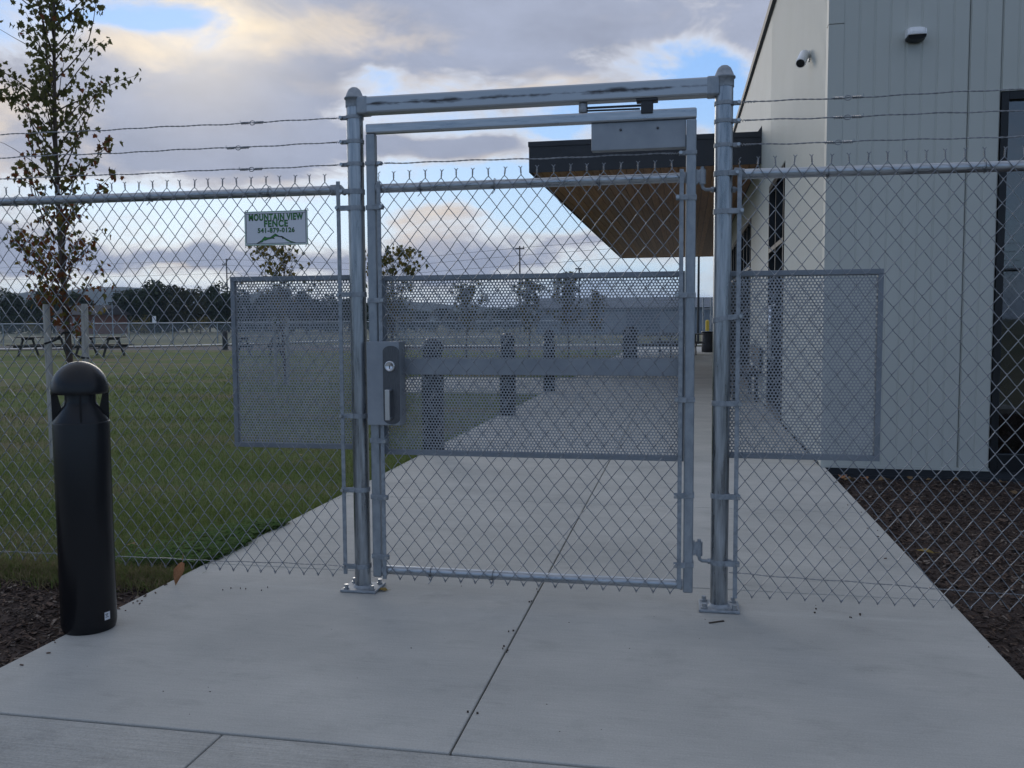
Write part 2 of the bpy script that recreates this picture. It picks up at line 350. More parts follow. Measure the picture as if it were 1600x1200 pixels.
for a, b in ((-6, -3.5), (-3.5, -1.7), (-1.7, .1), (.1, 1.9), (1.9, 3.7), (3.7, 6)):
    slab(a, b, -3.3, -1.4635, CONCB, .003, -.002); slab(a, b, -5.2, -3.3, CONCB, .006)
for a, b in ((-2.75, -.975), (-4.55, -2.75)):
    for c, d in ((11.3, 13.4), (13.4, 15.6)): slab(a, b, c, d, CONC, .006, -.004)
# far paths
def strip(name, pts, w, z, mat):
    mb = MB(); vs = []
    P = [Vector((x, y, z)) for x, y in pts]
    for i, p in enumerate(P):
        t = (P[min(i+1, len(P)-1)]-P[max(0, i-1)]).normalized(); n = Vector((-t.y, t.x, 0))
        vs += [tuple(p+n*w/2), tuple(p-n*w/2)]
    mb.add(vs, [(2*i, 2*i+1, 2*i+3, 2*i+2) for i in range(len(P)-1)])
    lo = MB()
    return obj(name, mb, mat, kind='structure')
PATHC = pmat('path_concrete', (.42, .42, .41), .9, 0, vs=2, c2=(.52, .52, .50))
GRAV = pmat('dark_gravel', (.055, .05, .048), .95, 0, vs=6, c2=(.09, .08, .078))
patch('gravel_strip', -70, 30, 34, 41.5, 40, 4, -.05, GRAV, lambda x, y: hgt(x, y)*.3)
patch('meadow', -90, 60, 41.5, 62, 60, 10, -.06, pmat('meadow_grass', (.05, .062, .022), .95, 0, vs=1.2, c2=(.10, .105, .045), stretch=(.4, 1, 1), bump=.5, bs=8, detail=7), lambda x, y: hgt(x, y))
strip('path', [(-48, 31.5), (-38, 32.2), (-31, 34.5), (-25, 41), (-21.5, 50), (-18.4, 58.7), (-12, 70)], 1.5, .03, PATHC)
strip('path', [(-16, 38.6), (-9, 39.1), (-5, 40), (4, 41), (14, 42)], 1.3, .035, PATHC)

# mulch beds
def chipbed(name, x0, x1, y0, y1, z, n, seed):
    r = random.Random(seed)
    b = patch(name, x0, x1, y0, y1, int((x1-x0)*12), int((y1-y0)*12), z, MULCHB, lambda x, y: .022*mnoise.noise(Vector((x*5, y*5, 1)))+.012*mnoise.noise(Vector((x*16, y*16, 4))))
    mb = [MB(), MB(), MB()]
    for _ in range(n):
        x, y = r.uniform(x0, x1), r.uniform(y0, y1)
        zz = z+.022*mnoise.noise(Vector((x*5, y*5, 1)))+.012*mnoise.noise(Vector((x*16, y*16, 4)))+r.uniform(.0, .014)
        l = r.uniform(.006, .025)*(1.5 if r.random() < .12 else 1); w = l*r.uniform(.12, .4); h = r.uniform(.0015, .004)
        a = r.uniform(0, 6.283); c, s_ = rot2(a); tl = r.uniform(-.5, .5); ct, st = rot2(tl)
        ax = Vector((c*ct, s_*ct, st)); ay = Vector((-s_, c, r.uniform(-.5, .5))).normalized(); an = ax.cross(ay)
        k = r.choices((0, 1, 2), (.62, .31, .07))[0]
        mb[k].obox((x, y, zz), ax*l/2*1.6, ay*w/2*1.6, an*h/2)
    for k, nm in enumerate(('dark', 'brown', 'pale')):
        o = obj('wood_chips', mb[k], CHIP[k], b, kind='stuff')
    return b
chipbed('mulch_bed', -4.6, -.975, -1.44, -.02, -.055, 17000, 1)
chipbed('mulch_bed', 2.632, 6.2, -1.44, 3.80, -.075, 38000, 2)
spill = MB(); r = random.Random(77)
for _ in range(34):
    if r.random() < .5: x, y = 2.61-abs(r.gauss(0, .05)), r.uniform(-1.3, 3.6)
    else: x, y = -.955+abs(r.gauss(0, .05)), r.uniform(-1.4, -.05)
    a = r.uniform(0, 6.28); c, s_ = rot2(a); l = r.uniform(.003, .009)
    spill.obox((x, y, .003), (c*l, s_*l, 0), (-s_*l*.3, c*l*.3, 0), (0, 0, .002))
obj('spilled_wood_chips', spill, CHIP[1], kind='stuff')

# lawn blades
def blades(name, mat, n, reg, hmin, hmax, wd, seed, dens=None):
    r = random.Random(seed); mb = MB(); vs = []; fs = []
    while n > 0:
        x, y = reg(r)
        if dens and r.random() > dens(x, y): n -= 1; continue
        n -= 1
        h = r.uniform(hmin, hmax); w = wd*r.uniform(.7, 1.3); a = r.uniform(0, 6.283); c, s_ = rot2(a)
        lx, ly = r.gauss(0, .5)*h, r.gauss(0, .5)*h; z = -.035+hgt(x, y)*min(1, max(0, (-x-.98)*1.2))*min(1, max(0, y*2))-.004-(.012 if y < .02 else 0)
        o = len(vs)
        vs += [(x-c*w, y-s_*w, z), (x+c*w, y+s_*w, z), (x+lx*.4+c*w*.7, y+ly*.4+s_*w*.7, z+h*.6), (x+lx*.4-c*w*.7, y+ly*.4-s_*w*.7, z+h*.6), (x+lx, y+ly, z+h)]
        fs += [(o, o+1, o+2, o+3), (o+3, o+2, o+4)]
    mb.add(vs, fs); return obj(name, mb, mat, kind='stuff')
def wedge(y0, y1, pw=1.0):
    def f(r):
        while True:
            y = y0+(y1-y0)*r.random()**pw
            xl = -2.6-.82*(y+1.5); x = r.uniform(max(xl, -12), -.99)
            return x, y
    return f
def patchy(x, y): return .35+.65*max(0, min(1, .5+1.6*mnoise.noise(Vector((x*.5, y*1.1, 5)))))
blades('grass', GRASS, 90000, wedge(.03, 7, 1.25), .018, .050, .0022, 3, patchy)
blades('grass', GRASS, 52000, wedge(6.5, 22), .025, .055, .005, 4, lambda x, y: patchy(x, y)*max(0, min(1, (22-y)/11)))
blades('dry_grass', GRASSB, 30000, wedge(.03, 12, 1.2), .015, .04, .0025, 5, lambda x, y: 1.15-patchy(x, y))
r = random.Random(8)
def edge_reg(r): 
    y = r.uniform(.03, 11); return -.972-r.gauss(.02, .03), y
blades('grass', GRASS, 6000, edge_reg, .03, .075, .0022, 9)
def weed_reg(r):
    x = r.uniform(-3.4, -.99); return x, .05+r.gauss(0, .07)+.05*mnoise.noise(Vector((x*4, 0, 7)))
def foot(x, y): return 1
blades('dry_grass', GRASSB, 9000, weed_reg, .03, .075, .0022, 10)
blades('grass', GRASS, 6000, weed_reg, .025, .07, .0022, 12)
# clover at the corner
def clover(n):
    mb = MB(); r = random.Random(11)
    for _ in range(n):
        y = .22+1.0*r.random()**1.3; x = -.93-abs(r.gauss(0, .2))*(1.3-y*.5)-max(0, .05*math.sin(y*9))
        z = -.03+r.uniform(.01, .06); a = r.uniform(0, 6.28); s_ = r.uniform(.008, .015)
        for q in range(3):
            b = a+q*2.094; c, d = rot2(b); e = r.uniform(-.3, .5)
            mb.add([(x, y, z), (x+s_*(c*.7-d*.55), y+s_*(d*.7+c*.55), z+s_*e*.5), (x+s_*1.25*c, y+s_*1.25*d, z+s_*e), (x+s_*(c*.7+d*.55), y+s_*(d*.7-c*.55), z+s_*e*.5)], [(0, 1, 2, 3)])
    return obj('clover', mb, CLOVER, kind='stuff')
clover(5000)

# ================================================================== GATE SURROUND
LP, RP, H, PR = 0.0, 1.6153, 2.236, .037
sur = thing('gate_posts', 'pair of round galvanized gate posts joined by a stained square header beam', 'gate frame', (0, 0, 0))
def post(x, parent):
    mb = MB(); mb.tube([(x, 0, .012), (x, 0, .6), (x, 0, 1.3), (x, 0, H)], PR, 32)
    p = obj('post', mb, GALV, parent)
    c = MB(); c.lathe([(PR+.003, H-.036), (PR+.003, H-.002), (PR+.0085, H), (PR+.0085, H+.006), (PR+.003, H+.010), (PR*.93, H+.024), (PR*.72, H+.041), (PR*.40, H+.051), (.0005, H+.054)], 32, (x, 0, 0))
    obj('cap', c, BAND, p)
    b = MB(); b.box(x-.085, x+.085, -.075, .075, .001, .013)
    obj('base_plate', b, BAND, p, bevel=.003)
    w = MB(); w.lathe([(PR+.010, .013), (PR+.005, .017), (PR, .024)], 24, (x, 0, 0)); obj('weld', w, BAND, p)
    for dx in (-.062, .062):
        for dy in (-.052, .052):
            n = MB(); n.lathe([(.0001, .034), (.010, .034), (.010, .020), (.014, .019), (.014, .0135)], 6, (x+dx, dy, 0), False)
            obj('bolt', n, BOLTM, p)
    return p
pl, pr_ = post(LP, sur), post(RP, sur)
hm = bpy.data.materials.new('stained_header'); hm.use_nodes = True
def stained(m):
    t = m.node_tree; b = t.nodes['Principled BSDF']; b.inputs['Metallic'].default_value = .75
    tcn = t.nodes.new('ShaderNodeTexCoord'); mp = t.nodes.new('ShaderNodeMapping'); mp.inputs['Scale'].default_value = (3, 20, 9); t.links.new(tcn.outputs['Object'], mp.inputs[0])
    n = t.nodes.new('ShaderNodeTexNoise'); n.inputs['Scale'].default_value = 2.4; n.inputs['Detail'].default_value = 9; n.inputs['Roughness'].default_value = .7; t.links.new(mp.outputs[0], n.inputs['Vector'])
    sp = t.nodes.new('ShaderNodeSeparateXYZ'); t.links.new(tcn.outputs['Object'], sp.inputs[0])
    def mm(op, a, c=None):
        q = t.nodes.new('ShaderNodeMath'); q.operation = op
        for i, v in ((0, a), (1, c)):
            if v is None: continue
            if isinstance(v, (int, float)): q.inputs[i].default_value = v
            else: t.links.new(v, q.inputs[i])
        return q.outputs[0]
    d = mm('ABSOLUTE', mm('SUBTRACT', sp.outputs[2], 2.2035))
    band = mm('SUBTRACT', 1.0, mm('DIVIDE', d, .016))
    f = mm('MULTIPLY', mm('GREATER_THAN', mm('ADD', mm('MULTIPLY', band, .42), mm('MULTIPLY', n.outputs[0], .9)), .66), 1.0)
    mr = t.nodes.new('ShaderNodeMapRange'); mr.inputs[1].default_value = .58; mr.inputs[2].default_value = .76
    t.links.new(mm('ADD', mm('MULTIPLY', mm('MAXIMUM', band, -.9), .26), mm('MULTIPLY', n.outputs[0], .9)), mr.inputs[0])
    x = t.nodes.new('ShaderNodeMix'); x.data_type = 'RGBA'; t.links.new(mr.outputs[0], x.inputs[0]); x.inputs[6].default_value = (.42, .45, .48, 1); x.inputs[7].default_value = (.07, .066, .066, 1)
    t.links.new(x.outputs[2], b.inputs['Base Color']); b.inputs['Roughness'].default_value = .42
stained(hm)
hb = MB(); hb.box(LP+.026, RP-.026, -.035, .035, 2.166, 2.239)
hdr = obj('header_beam', hb, hm, sur, bevel=.008)
for x, sgn in ((LP, 1), (RP, -1)):
    wb = MB(); wb.box(min(x+sgn*.02, x+sgn*.072), max(x+sgn*.02, x+sgn*.072), -.0375, .0375, 2.163, 2.242)
    obj('weld', wb, FRAME, hdr, bevel=.008)
br = MB(); br.box(1.275, 1.325, -.03, .02, 2.105, 2.165); br.box(1.255, 1.345, -.033, .023, 2.155, 2.1655)
obj('closer_bracket', br, FLASH, sur, bevel=.003)

def band(x, z, side, parent, R=PR, reach=.075, sq=False, w=.011, name='tension_band', ym=-.030, tilt=0):
    """strap round a post (or square stile) with two ears reaching sideways to the tension bar, bolted"""
    mb = MB(); r0, r1 = R+.0005, R+.0035
    if sq:
        mb.box(x-r1, x+r1, -r1, -r0, z-w, z+w); mb.box(x-r1, x+r1, r0, r1, z-w, z+w)
        mb.box(x-r1, x-r0, -r0, r0, z-w, z+w); mb.box(x+r0, x+r1, -r0, r0, z-w, z+w)
    else:
        n = 28; vs = []
        for q in range(n):
            a = 2*math.pi*q/n
            for rr in (r0, r1):
                for zz in (z-w, z+w): vs.append((x+rr*math.cos(a), rr*math.sin(a), zz+tilt*math.cos(a)*side))
        fs = []
        for q in range(n):
            a, b = 4*q, 4*((q+1) % n); fs += [(a+2, b+2, b+3, a+3), (a, a+1, b+1, b), (a+1, a+3, b+3, b+1), (a, b, b+2, a+2)]
        mb.add(vs, fs)
    x0 = x+side*(R*.55); x1 = x+side*reach
    for yy in (ym-.0045, ym+.0075):
        mb.obox(((x0+x1)/2, yy, z+tilt*.9), ((x1-x0)/2, 0, tilt*.4), (0, .0016, 0), (0, 0, w))
    b = obj(name, mb, BAND, parent, bevel=.0012)
    bt = MB(); bx = x+side*(reach-.008)
    bt.tube([(bx, ym-.020, z+tilt*1.2), (bx, ym-.0062, z+tilt*1.2)], .0072, 10, smooth=False); bt.tube([(bx, ym+.009, z+tilt*1.2), (bx, ym+.02, z+tilt*1.2)], .006, 6, smooth=False)
    obj('bolt', bt, BOLTM, b)
    return b

# ================================================================== chain link
HW, HV = .0358, .0450
def chain(x0, x1, ztop, zbot, y, seed, parent, tw=True, wob=.0012):
    """woven zigzag wires: every rising stroke in front, every returning stroke behind, hooked at each crossing"""
    r = random.Random(seed); mb = MB(); n = int((x1-x0)/HW); K = int(round((ztop-zbot)/HV)); dz = (ztop-zbot)/K; RW = .0019
    wx = [[r.gauss(0, wob) for _ in range(K+1)] for _ in range(n+2)]
    tips = {}
    for i in range(n):
        xl = x0+i*HW; pts = []
        for kk in range(K+1):
            rightside = (kk+i) % 2 == 1
            j = i+1 if rightside else i
            xx = x0+j*HW+wx[j][kk]; zz = zbot+kk*dz+wx[j][(kk+7) % (K+1)]*.8
            ov = .0022 if rightside else -.0022
            if kk == 0: pts.append((xx+ov, y, zz-.004))
            else: pts.append((xx+ov, y, zz))
            if kk < K:
                j2 = i if rightside else i+1; xn = x0+j2*HW+wx[j2][kk+1]; zn = zbot+(kk+1)*dz+wx[j2][(kk+8) % (K+1)]*.8
                sgn = -1 if not rightside else 1      # rising to the right: towards the viewer
                for f in (.16, .84): pts.append((xx+(xn-xx)*f, y+sgn*.0032, zz+(zn-zz)*f))
        # top: twist up with the neighbour
        j = i+1 if (K+i) % 2 == 1 else i
        xa = x0+j*HW+wx[j][K]; za = pts[-1][2]; ph = 0 if (K+i) % 2 == 1 else math.pi
        lean = math.sin(j*1.7+seed)*.10+wx[j][3]*40
        if tw:
            h = .026; tl = lean*.02
            for q in range(1, 8):
                f = q/7; a = ph+math.pi+f*math.pi*3; pts.append((xa+.0026*math.cos(a)+tl*f, y+.0026*math.sin(a), za+h*f))
            sg = 1 if ph else -1
            pts.append((xa+tl+sg*.0075+lean*.01, y+sg*.002, za+h+.010))
        if i == 0 or i == n-1: pass
        mb.tube(pts, RW, 5, False)
        # bottom knuckle hook
        if (i % 2) == 1:
            pass
        jb = i+1 if i % 2 == 1 else i; xb = x0+jb*HW+wx[jb][0]
        if i % 2 == 1: mb.tube([(xb-.006, y-.003, zbot+.008), (xb, y-.004, zbot-.006), (xb+.007, y-.003, zbot+.007)], RW*1.1, 5, True)
    return obj('chain_link_mesh', mb, WIRE, parent, kind='stuff')

def strand(p0, p1, parent, splice=None, r=.0016, seed=0):
    """two-ply twisted line wire, with a spliced eye where given"""
    p0, p1 = Vector(p0), Vector(p1); L = (p1-p0).length; d = (p1-p0)/L; mb = MB(); n = int(L/.011); rg = random.Random(seed)
    sag = lambda t: -.003*4*t*(1-t)*L/2+.0016*math.sin(t*L*9+seed)+.0013*math.sin(t*L*31+seed*2)
    for ph in (0, math.pi):
        pts = []
        for i in range(n+1):
            t = i/n; c = p0+d*(L*t)+Vector((0, 0, sag(t))); a = ph+i*.011/.055*2*math.pi
            pts.append((c.x, c.y+.0019*math.cos(a), c.z+.0019*math.sin(a)))
        mb.tube(pts, r, 5, True)
    if splice is not None:
        for t0, seg in ((splice, 1),):
            c = p0+d*(L*t0)+Vector((0, 0, sag(t0)))
            mb.tube([c+d*(.013*math.cos(a))+Vector((0, .001, .0095*math.sin(a))) for a in [q*.42 for q in range(16)]], .0021, 5, True)
            for s0, s1 in ((-.055, -.016), (.016, .055)):
                pts = []
                for i in range(40):
                    f = i/39; a = f*math.pi*2*6; cc = c+d*(s0+(s1-s0)*f); pts.append((cc.x, cc.y+.0050*math.cos(a), cc.z+.0050*math.sin(a)))
                mb.tube(pts, .0020, 5, True)
            e = c+d*.055; mb.tube([e, e+d*.006+Vector((0, 0, .007)), e+d*.004+Vector((0, 0, .013))], .0014, 5, True)
    return obj('line_wire', mb, WIRE, parent)
def wire_end(x, z, side, parent, rr=PR, sq=False, y=-.008):
    b = band(x, z, side, parent, rr, rr+.030, sq, .0085, 'wire_band', y)
    mb = MB(); x1 = x+side*(rr+.024)
    pts = []
    for i in range(36):
        f = i/35; a = f*math.pi*2*5; pts.append((x1+side*(.006+.055*f), y+.0042*math.cos(a)*(1-.4*f), z+.0042*math.sin(a)*(1-.4*f)))
    mb.tube(pts, .0014, 5, True); obj('wire_wrap', mb, WIRE, b)

# perforated sheet: staggered round holes
def perforated(x0, x1, z0, z1, y, parent, fw_=.022, skip=None):
    p = .0143; rh = .0049; dz = p*.866; verts = []; idx = {}; faces = []
    def V(x, z):
        kx = (round(x*2e5), round(z*2e5)); i = idx.get(kx)
        if i is None: i = idx[kx] = len(verts); verts.append((x, y, z))
        return i
    xa, xb, za, zb = x0+fw_*.5, x1-fw_*.5, z0+fw_*.5, z1-fw_*.5
    nr = int((zb-za)/dz); nc = int((xb-xa)/p)
    p = (xb-xa)/(nc+.5); dz = (zb-za)/nr; Rc = dz/1.5
    for j in range(nr):
        for i in range(nc):
            cx = xa+p*(i+.5+(.5 if j % 2 else 0)); cz = za+dz*(j+.5)
            co = [(cx, cz+Rc), (cx+p/2, cz+Rc/2), (cx+p/2, cz-Rc/2), (cx, cz-Rc), (cx-p/2, cz-Rc/2), (cx-p/2, cz+Rc/2)]
            out = []
            for q in range(6):
                a, b = co[q], co[(q+1) % 6]; out.append(V(*a)); out.append(V((a[0]+b[0])/2, (a[1]+b[1])/2))
            inn = []
            for q in range(12):
                a = math.pi/2-q*math.pi/6; verts.append((cx+rh*math.cos(a), y, cz+rh*math.sin(a))); inn.append(len(verts)-1)
            for q in range(12):
                faces.append((out[q], inn[q], inn[(q+1) % 12], out[(q+1) % 12]))
    me = bpy.data.meshes.new('perforated_sheet'); me.from_pydata(verts, [], faces); me.update()
    fr = MB()
    fr.box(x0, x1, y-.013, y+.013, z0, z0+fw_); fr.box(x0, x1, y-.013, y+.013, z1-fw_, z1)
    fr.box(x0, x0+fw_, y-.0125, y+.0125, z0+fw_, z1-fw_); fr.box(x1-fw_, x1, y-.0125, y+.0125, z0+fw_, z1-fw_)
    f = obj('panel_frame', fr, PERF2, parent, bevel=.0015)
    o = obj('perforated_sheet', me, PERF, f); s = o.modifiers.new('solid', 'SOLIDIFY'); s.thickness = .0018; s.offset = 0
    return f
PERF2 = pmat('panel_frame_steel', (.22, .245, .275), .5, .45, vs=8, c2=(.27, .295, .325))
def tbar(x, z0, z1, parent, y=-.030):
    mb = MB(); mb.box(x-.009, x+.009, y-.003, y+.003, z0, z1); return obj('tension_bar', mb, BAND, parent, bevel=.0012)
def tie(x, z, parent, y=-.030, R=.021):
    mb = MB(); pts = []
    for q in range(13):
        a = -1.9+q/12*4.9; pts.append((x+.002*q/12, -(R+.004)*math.cos(a)+0*y, z+(R+.005)*math.sin(a)))
    pts = [(x-.012, y-.007, z-.010)]+pts+[(x+.008, y-.008, z-.034), (x-.004, y-.008, z-.046)]
    mb.tube(pts, .0018, 5, True); return obj('tie_wire', mb, WIRE, parent)
YM = -.0285
def rail(x0, x1, z0, z1, parent, name='top_rail', R=.0212):
    mb = MB(); mb.tube([(x0+(x1-x0)*i/12, 0, z0+(z1-z0)*i/12) for i in range(13)], R, 20); return obj(name, mb, GALVH, parent)

# ---------------- left run
fl = thing('chain_link_fence', 'chain link fence left of the gate with a perforated steel panel and a green sign', 'fence', (-1.0, 0, 0), 'chain link fence beside the gate')
rail(-4.3, -.085, 1.842, 1.838, fl)
ends = MB(); ends.tube([(-.118, 0, 1.838), (-.080, 0, 1.838)], .0245, 20)
ends.tube([(-.080, 0, 1.838), (-.062, -.008, 1.832), (-.045, -.012, 1.820)], [.0245, .015, .012], 14); obj('rail_end', ends, BAND, fl)
chain(-4.29+.0, -.072, 1.872, .066, YM, 11, fl)
tbar(-.0745, .075, 1.872, fl, YM)
for z in (1.752, 1.365, .812, .470, .112): band(LP, z, -1, fl, PR, .085)
band(LP, 1.826, -1, fl, PR, .062, name='rail_band')
for z in (2.155, 2.048, 1.948): wire_end(LP, z, -1, fl)
for i, (za, zb, sp) in enumerate(((2.155, 2.185, .185), (2.048, 2.070, .185), (1.948, 1.966, .128))):
    strand((-.082, -.008, za), (-4.3, -.008, zb), fl, (.30, .385, .33)[i]/4.2 if False else (.0975, .1150, .1000)[i], seed=i)
strand((-.06, YM+.006, .112), (-4.3, YM+.006, .090), fl, None, .0011, 5).name = 'bottom_wire'
for x in (-.42, -.235+.0, -1.02, -1.75): tie(x, 1.840, fl) if x not in (-.235,) else None
lpm = MB(); lpm.tube([(-3.05, .0, -.05), (-3.05, 0, 2.2)], .03, 20); obj('line_post', lpm, GALV, fl)
perforated(-.652, -.020, .648, 1.457, .050, fl)

# ---------------- right run
frn = thing('chain_link_fence', 'chain link fence right of the gate, in front of the grey building corner and mulch', 'fence', (3.0, 0, 0), 'chain link fence beside the gate')
rail(1.688, 5.4, 1.843, 1.818, frn)
ends = MB(); ends.tube([(1.6845, 0, 1.843), (1.7000, 0, 1.843)], .0235, 20); ends.tube([(RP+.045, 0, 1.86), (RP+.062, -.004, 1.858), (1.688, 0, 1.846)], [.011, .012, .02], 12); obj('rail_end', ends, BAND, frn)
chain(1.680, 5.4, 1.872, .066, YM, 23, frn)
tbar(1.6805, .055, 1.858, frn, YM)
for z, t in ((1.690, 0), (1.245, .008), (.888, 0), (.492, 0), (.204, 0)): band(RP, z, 1, frn, PR, .083, tilt=t)
band(RP, 1.846, 1, frn, PR, .062, name='rail_band')
for z in (2.133, 2.060, 1.962): wire_end(RP, z, 1, frn)
for i, (za, zb) in enumerate(((2.133, 2.136), (2.060, 2.035), (1.962, 1.930))):
    strand((RP+.082, -.008, za), (5.4, -.008, zb), frn, (.109, .109, .100)[i], seed=i+7)
strand((RP+.04, YM+.006, .165), (5.4, YM+.006, .06), frn, None, .0011, 9).name = 'bottom_wire'
for x in (2.03, 2.62, 3.3): tie(x, 1.838, frn)
lpm = MB(); lpm.tube([(4.7, .0, -.05), (4.7, 0, 2.2)], .03, 20); obj('line_post', lpm, GALV, frn)
perforated(1.632, 2.263, .648, 1.446, .050, frn)

# ================================================================== GATE LEAF
gt = thing('gate', 'closed galvanized walk gate of chain link with perforated panel, lock box and push bar', 'gate', (.78, 0, 0))
GS = .0205
def sq(x0, x1, z0, z1, nm, mat=FRAME, y=GS):
    mb = MB(); mb.box(x0, x1, -y, y, z0, z1); return obj(nm, mb, mat, gt, bevel=.006)
sq(.0555, .0975, .064, 2.078, 'stile'); sq(1.4625, 1.5045, .064, 2.076, 'stile')
gh = bpy.data.materials.get('galvanized_tube')
tr_ = MB(); tr_.box(.0555, 1.5045, -GS-.0004, GS+.0004, 2.0785, 2.122)
toprail = obj('frame_rail', tr_, GALVH, gt, bevel=.007)
def rrail(z, nm, mat):
    mb = MB(); mb.tube([(.099+(1.362)*i/10, 0, z) for i in range(11)], .0205, 20); return obj(nm, mb, mat, gt)
rrail(1.838, 'frame_rail', GALVH); rrail(.096, 'frame_rail', GALVH)
for x, sgn in ((.0985, 1), (1.4615, -1)):
    for z in (1.838, .096):
        wd = MB(); wd.tube([(x, 0, z), (x+sgn*.012, 0, z)], .0235, 16); obj('weld', wd, BAND, gt)
chain(.118, 1.446, 1.872, .066, YM, 31, gt)
tbar(.1165, .060, 1.866, gt, YM); tbar(1.4455, .085, 1.868, gt, YM)
for z in (1.752, 1.337, .700, .440, .163): band(.0765, z, 1, gt, GS, .062, True)
for z in (1.752, 1.345, .902, .490, .188): band(1.4835, z, -1, gt, GS, .062, True)
wire_end(.0765, 1.948, 1, gt, GS, True); wire_end(1.4835, 1.938, -1, gt, GS, True)
strand((.140, -.008, 1.948), (1.420, -.008, 1.938), gt, None, seed=4)
for x in (.305, .64, 1.10): tie(x, 1.838, gt)
for x in (.33, .62): tie(x, .096, gt)
perforated(.0985, 1.4615, .630, 1.449, .038, gt)
pb = MB(); pb.box(.190, 1.4440, .012, .020, 1.000, 1.074); obj('push_bar_plate', pb, PLATE, gt, bevel=.002)
# lock box
lb = MB(); lb.box(.0605, .2135, -.068, .023, .776, 1.1525); lock = obj('lock_box', lb, PLATE, gt, bevel=.003)
esc = []
for q in range(13):
    a = math.pi-q*math.pi/12; esc.append((  .1765+.0385*math.cos(a), 1.108+.026*math.sin(a)))
for q in range(13):
    a = -q*math.pi/12; esc.append((  .1765+.0385*math.cos(a), .806+.024*math.sin(a)))
em = MB(); em.prism(esc, -.0715, -.0682); obj('lock_plate', em, LOCKP, lock, bevel=.001)
cy = MB(); cx, cz = .1725, 1.043
def ylathe(mb, prof, n, c, smooth=True):
    vs = [(c[0]+r*math.cos(2*math.pi*q/n), c[1]+d, c[2]+r*math.sin(2*math.pi*q/n)) for r, d in prof for q in range(n)]
    mb.add(vs, [(i*n+q, i*n+(q+1) % n, (i+1)*n+(q+1) % n, (i+1)*n+q) for i in range(len(prof)-1) for q in range(n)], smooth)
ylathe(cy, [(.0245, 0), (.0245, -.004), (.0225, -.011), (.0185, -.0125), (.0175, -.010), (.0172, -.0085), (.0001, -.0085)], 28, (cx, -.0715, cz)); obj('lock_cylinder', cy, CHROME, lock)
kh = MB(); kh.box(cx-.0015, cx+.0015, -.0815, -.0802, cz-.010, cz+.003); obj('keyhole', kh, RUBBER, lock)
hd = MB(); hd.box(.1585, .1805, -.112, -.103, .804, .940); hd.box(.1585, .1805, -.103, -.0720, .931, .940); hd.box(.1585, .1805, -.103, -.0720, .804, .813)
obj('pull_handle', hd, CHROME, lock, bevel=.002)
# closer
cp = MB(); cp.box(1.065, 1.4615, -.008, .040, 1.962, 2.0780); clo = obj('closer_plate', cp, PLATE, gt, bevel=.003)
sc = MB()
for x, z in ((1.19, 2.045), (1.345, 2.046)): ylathe(sc, [(.0055, 0), (.0055, -.003), (.0001, -.004)], 10, (x, -.0082, z))
obj('screw', sc, LOCKP, clo)
kn = MB(); kn.lathe([(.0001, 2.1235), (.017, 2.1235), (.0195, 2.127), (.0195, 2.148), (.018, 2.152), (.0195, 2.154), (.018, 2.162), (.0001, 2.163)], 20, (1.030, -.005, 0)); obj('closer_pivot', kn, PLATE, clo)
ca = MB(); ca.obox((1.155, -.006, 2.143), (.125, .002, .0), (0, .008, 0), (0, 0, .0035)); ca.obox((1.15, -.004, 2.131), (.12, .006, 0), (0, .007, 0), (0, 0, .003)); obj('closer_arm', ca, FLASH, clo, bevel=.001)
# hinges
for z in (1.812, .235):
    hg = MB(); hg.box(1.5048, 1.512, -.018, .018, z-.005, z+.055); hg.tube([(1.530, -.010, z-.006), (1.530, -.010, z+.055)], .0145, 16)
    hg.box(1.510, 1.526, -.020, .000, z, z+.052)
    h = obj('hinge', hg, BAND, gt, bevel=.0015)
    jb = MB(); jb.tube([(1.530, -.010, z+.066), (1.530, -.010, z-.010), (1.533, -.010, z-.022), (1.543, -.009, z-.0285), (1.5775, -.006, z-.029)], .0075, 12)
    jb.tube([(1.566, -.007, z-.029), (1.5775, -.006, z-.029)], .0125, 6, smooth=False); obj('hinge_bolt', jb, BAND, h)
    jn = MB(); jn.tube([(RP+.036, -.002, z-.031), (RP+.050, -.001, z-.031)], .0135, 6, smooth=False); jn.tube([(RP+.045, -.001, z-.031), (RP+.068, 0, z-.031)], .008, 10); obj('hinge_nut', jn, BAND, h)

# ================================================================== SIGN
sg = thing('sign', 'small white fence company sign with green lettering and mountain outline on the fence', 'sign', (-.371, -.05, 1.67))
SX0, SX1, SZ0, SZ1 = -.526, -.2165, 1.5925, 1.7480
sm = MB(); sm.box(SX0, SX1, -.046, -.0425, SZ0, SZ1); obj('sign_board', sm, SIGNW, sg, bevel=.0015)
ed = MB(); e = .011; cut = .008
for x0, x1, z0, z1 in ((SX0+e, SX1-e, SZ1-e-.0016, SZ1-e), (SX0+e, SX1-e, SZ0+e-.003, SZ0+e-.001), (SX0+e-.003, SX0+e-.001, SZ0+e, SZ1-e), (SX1-e+.001, SX1-e+.003, SZ0+e, SZ1-e)):
    ed.box(x0, x1, -.0468, -.0458, z0, z1)
obj('sign_border', ed, INK, sg)
ed2 = MB()
for x0, x1, z0, z1 in ((SX0+.001, SX1-.001, SZ1-.0042, SZ1-.001), (SX0+.001, SX1-.001, SZ0+.001, SZ0+.0042), (SX0+.001, SX0+.0042, SZ0+.0042, SZ1-.0042), (SX1-.0042, SX1-.001, SZ0+.0042, SZ1-.0042)): ed2.box(x0, x1, -.0466, -.0459, z0, z1)
obj('sign_border', ed2, SIGNG, sg)
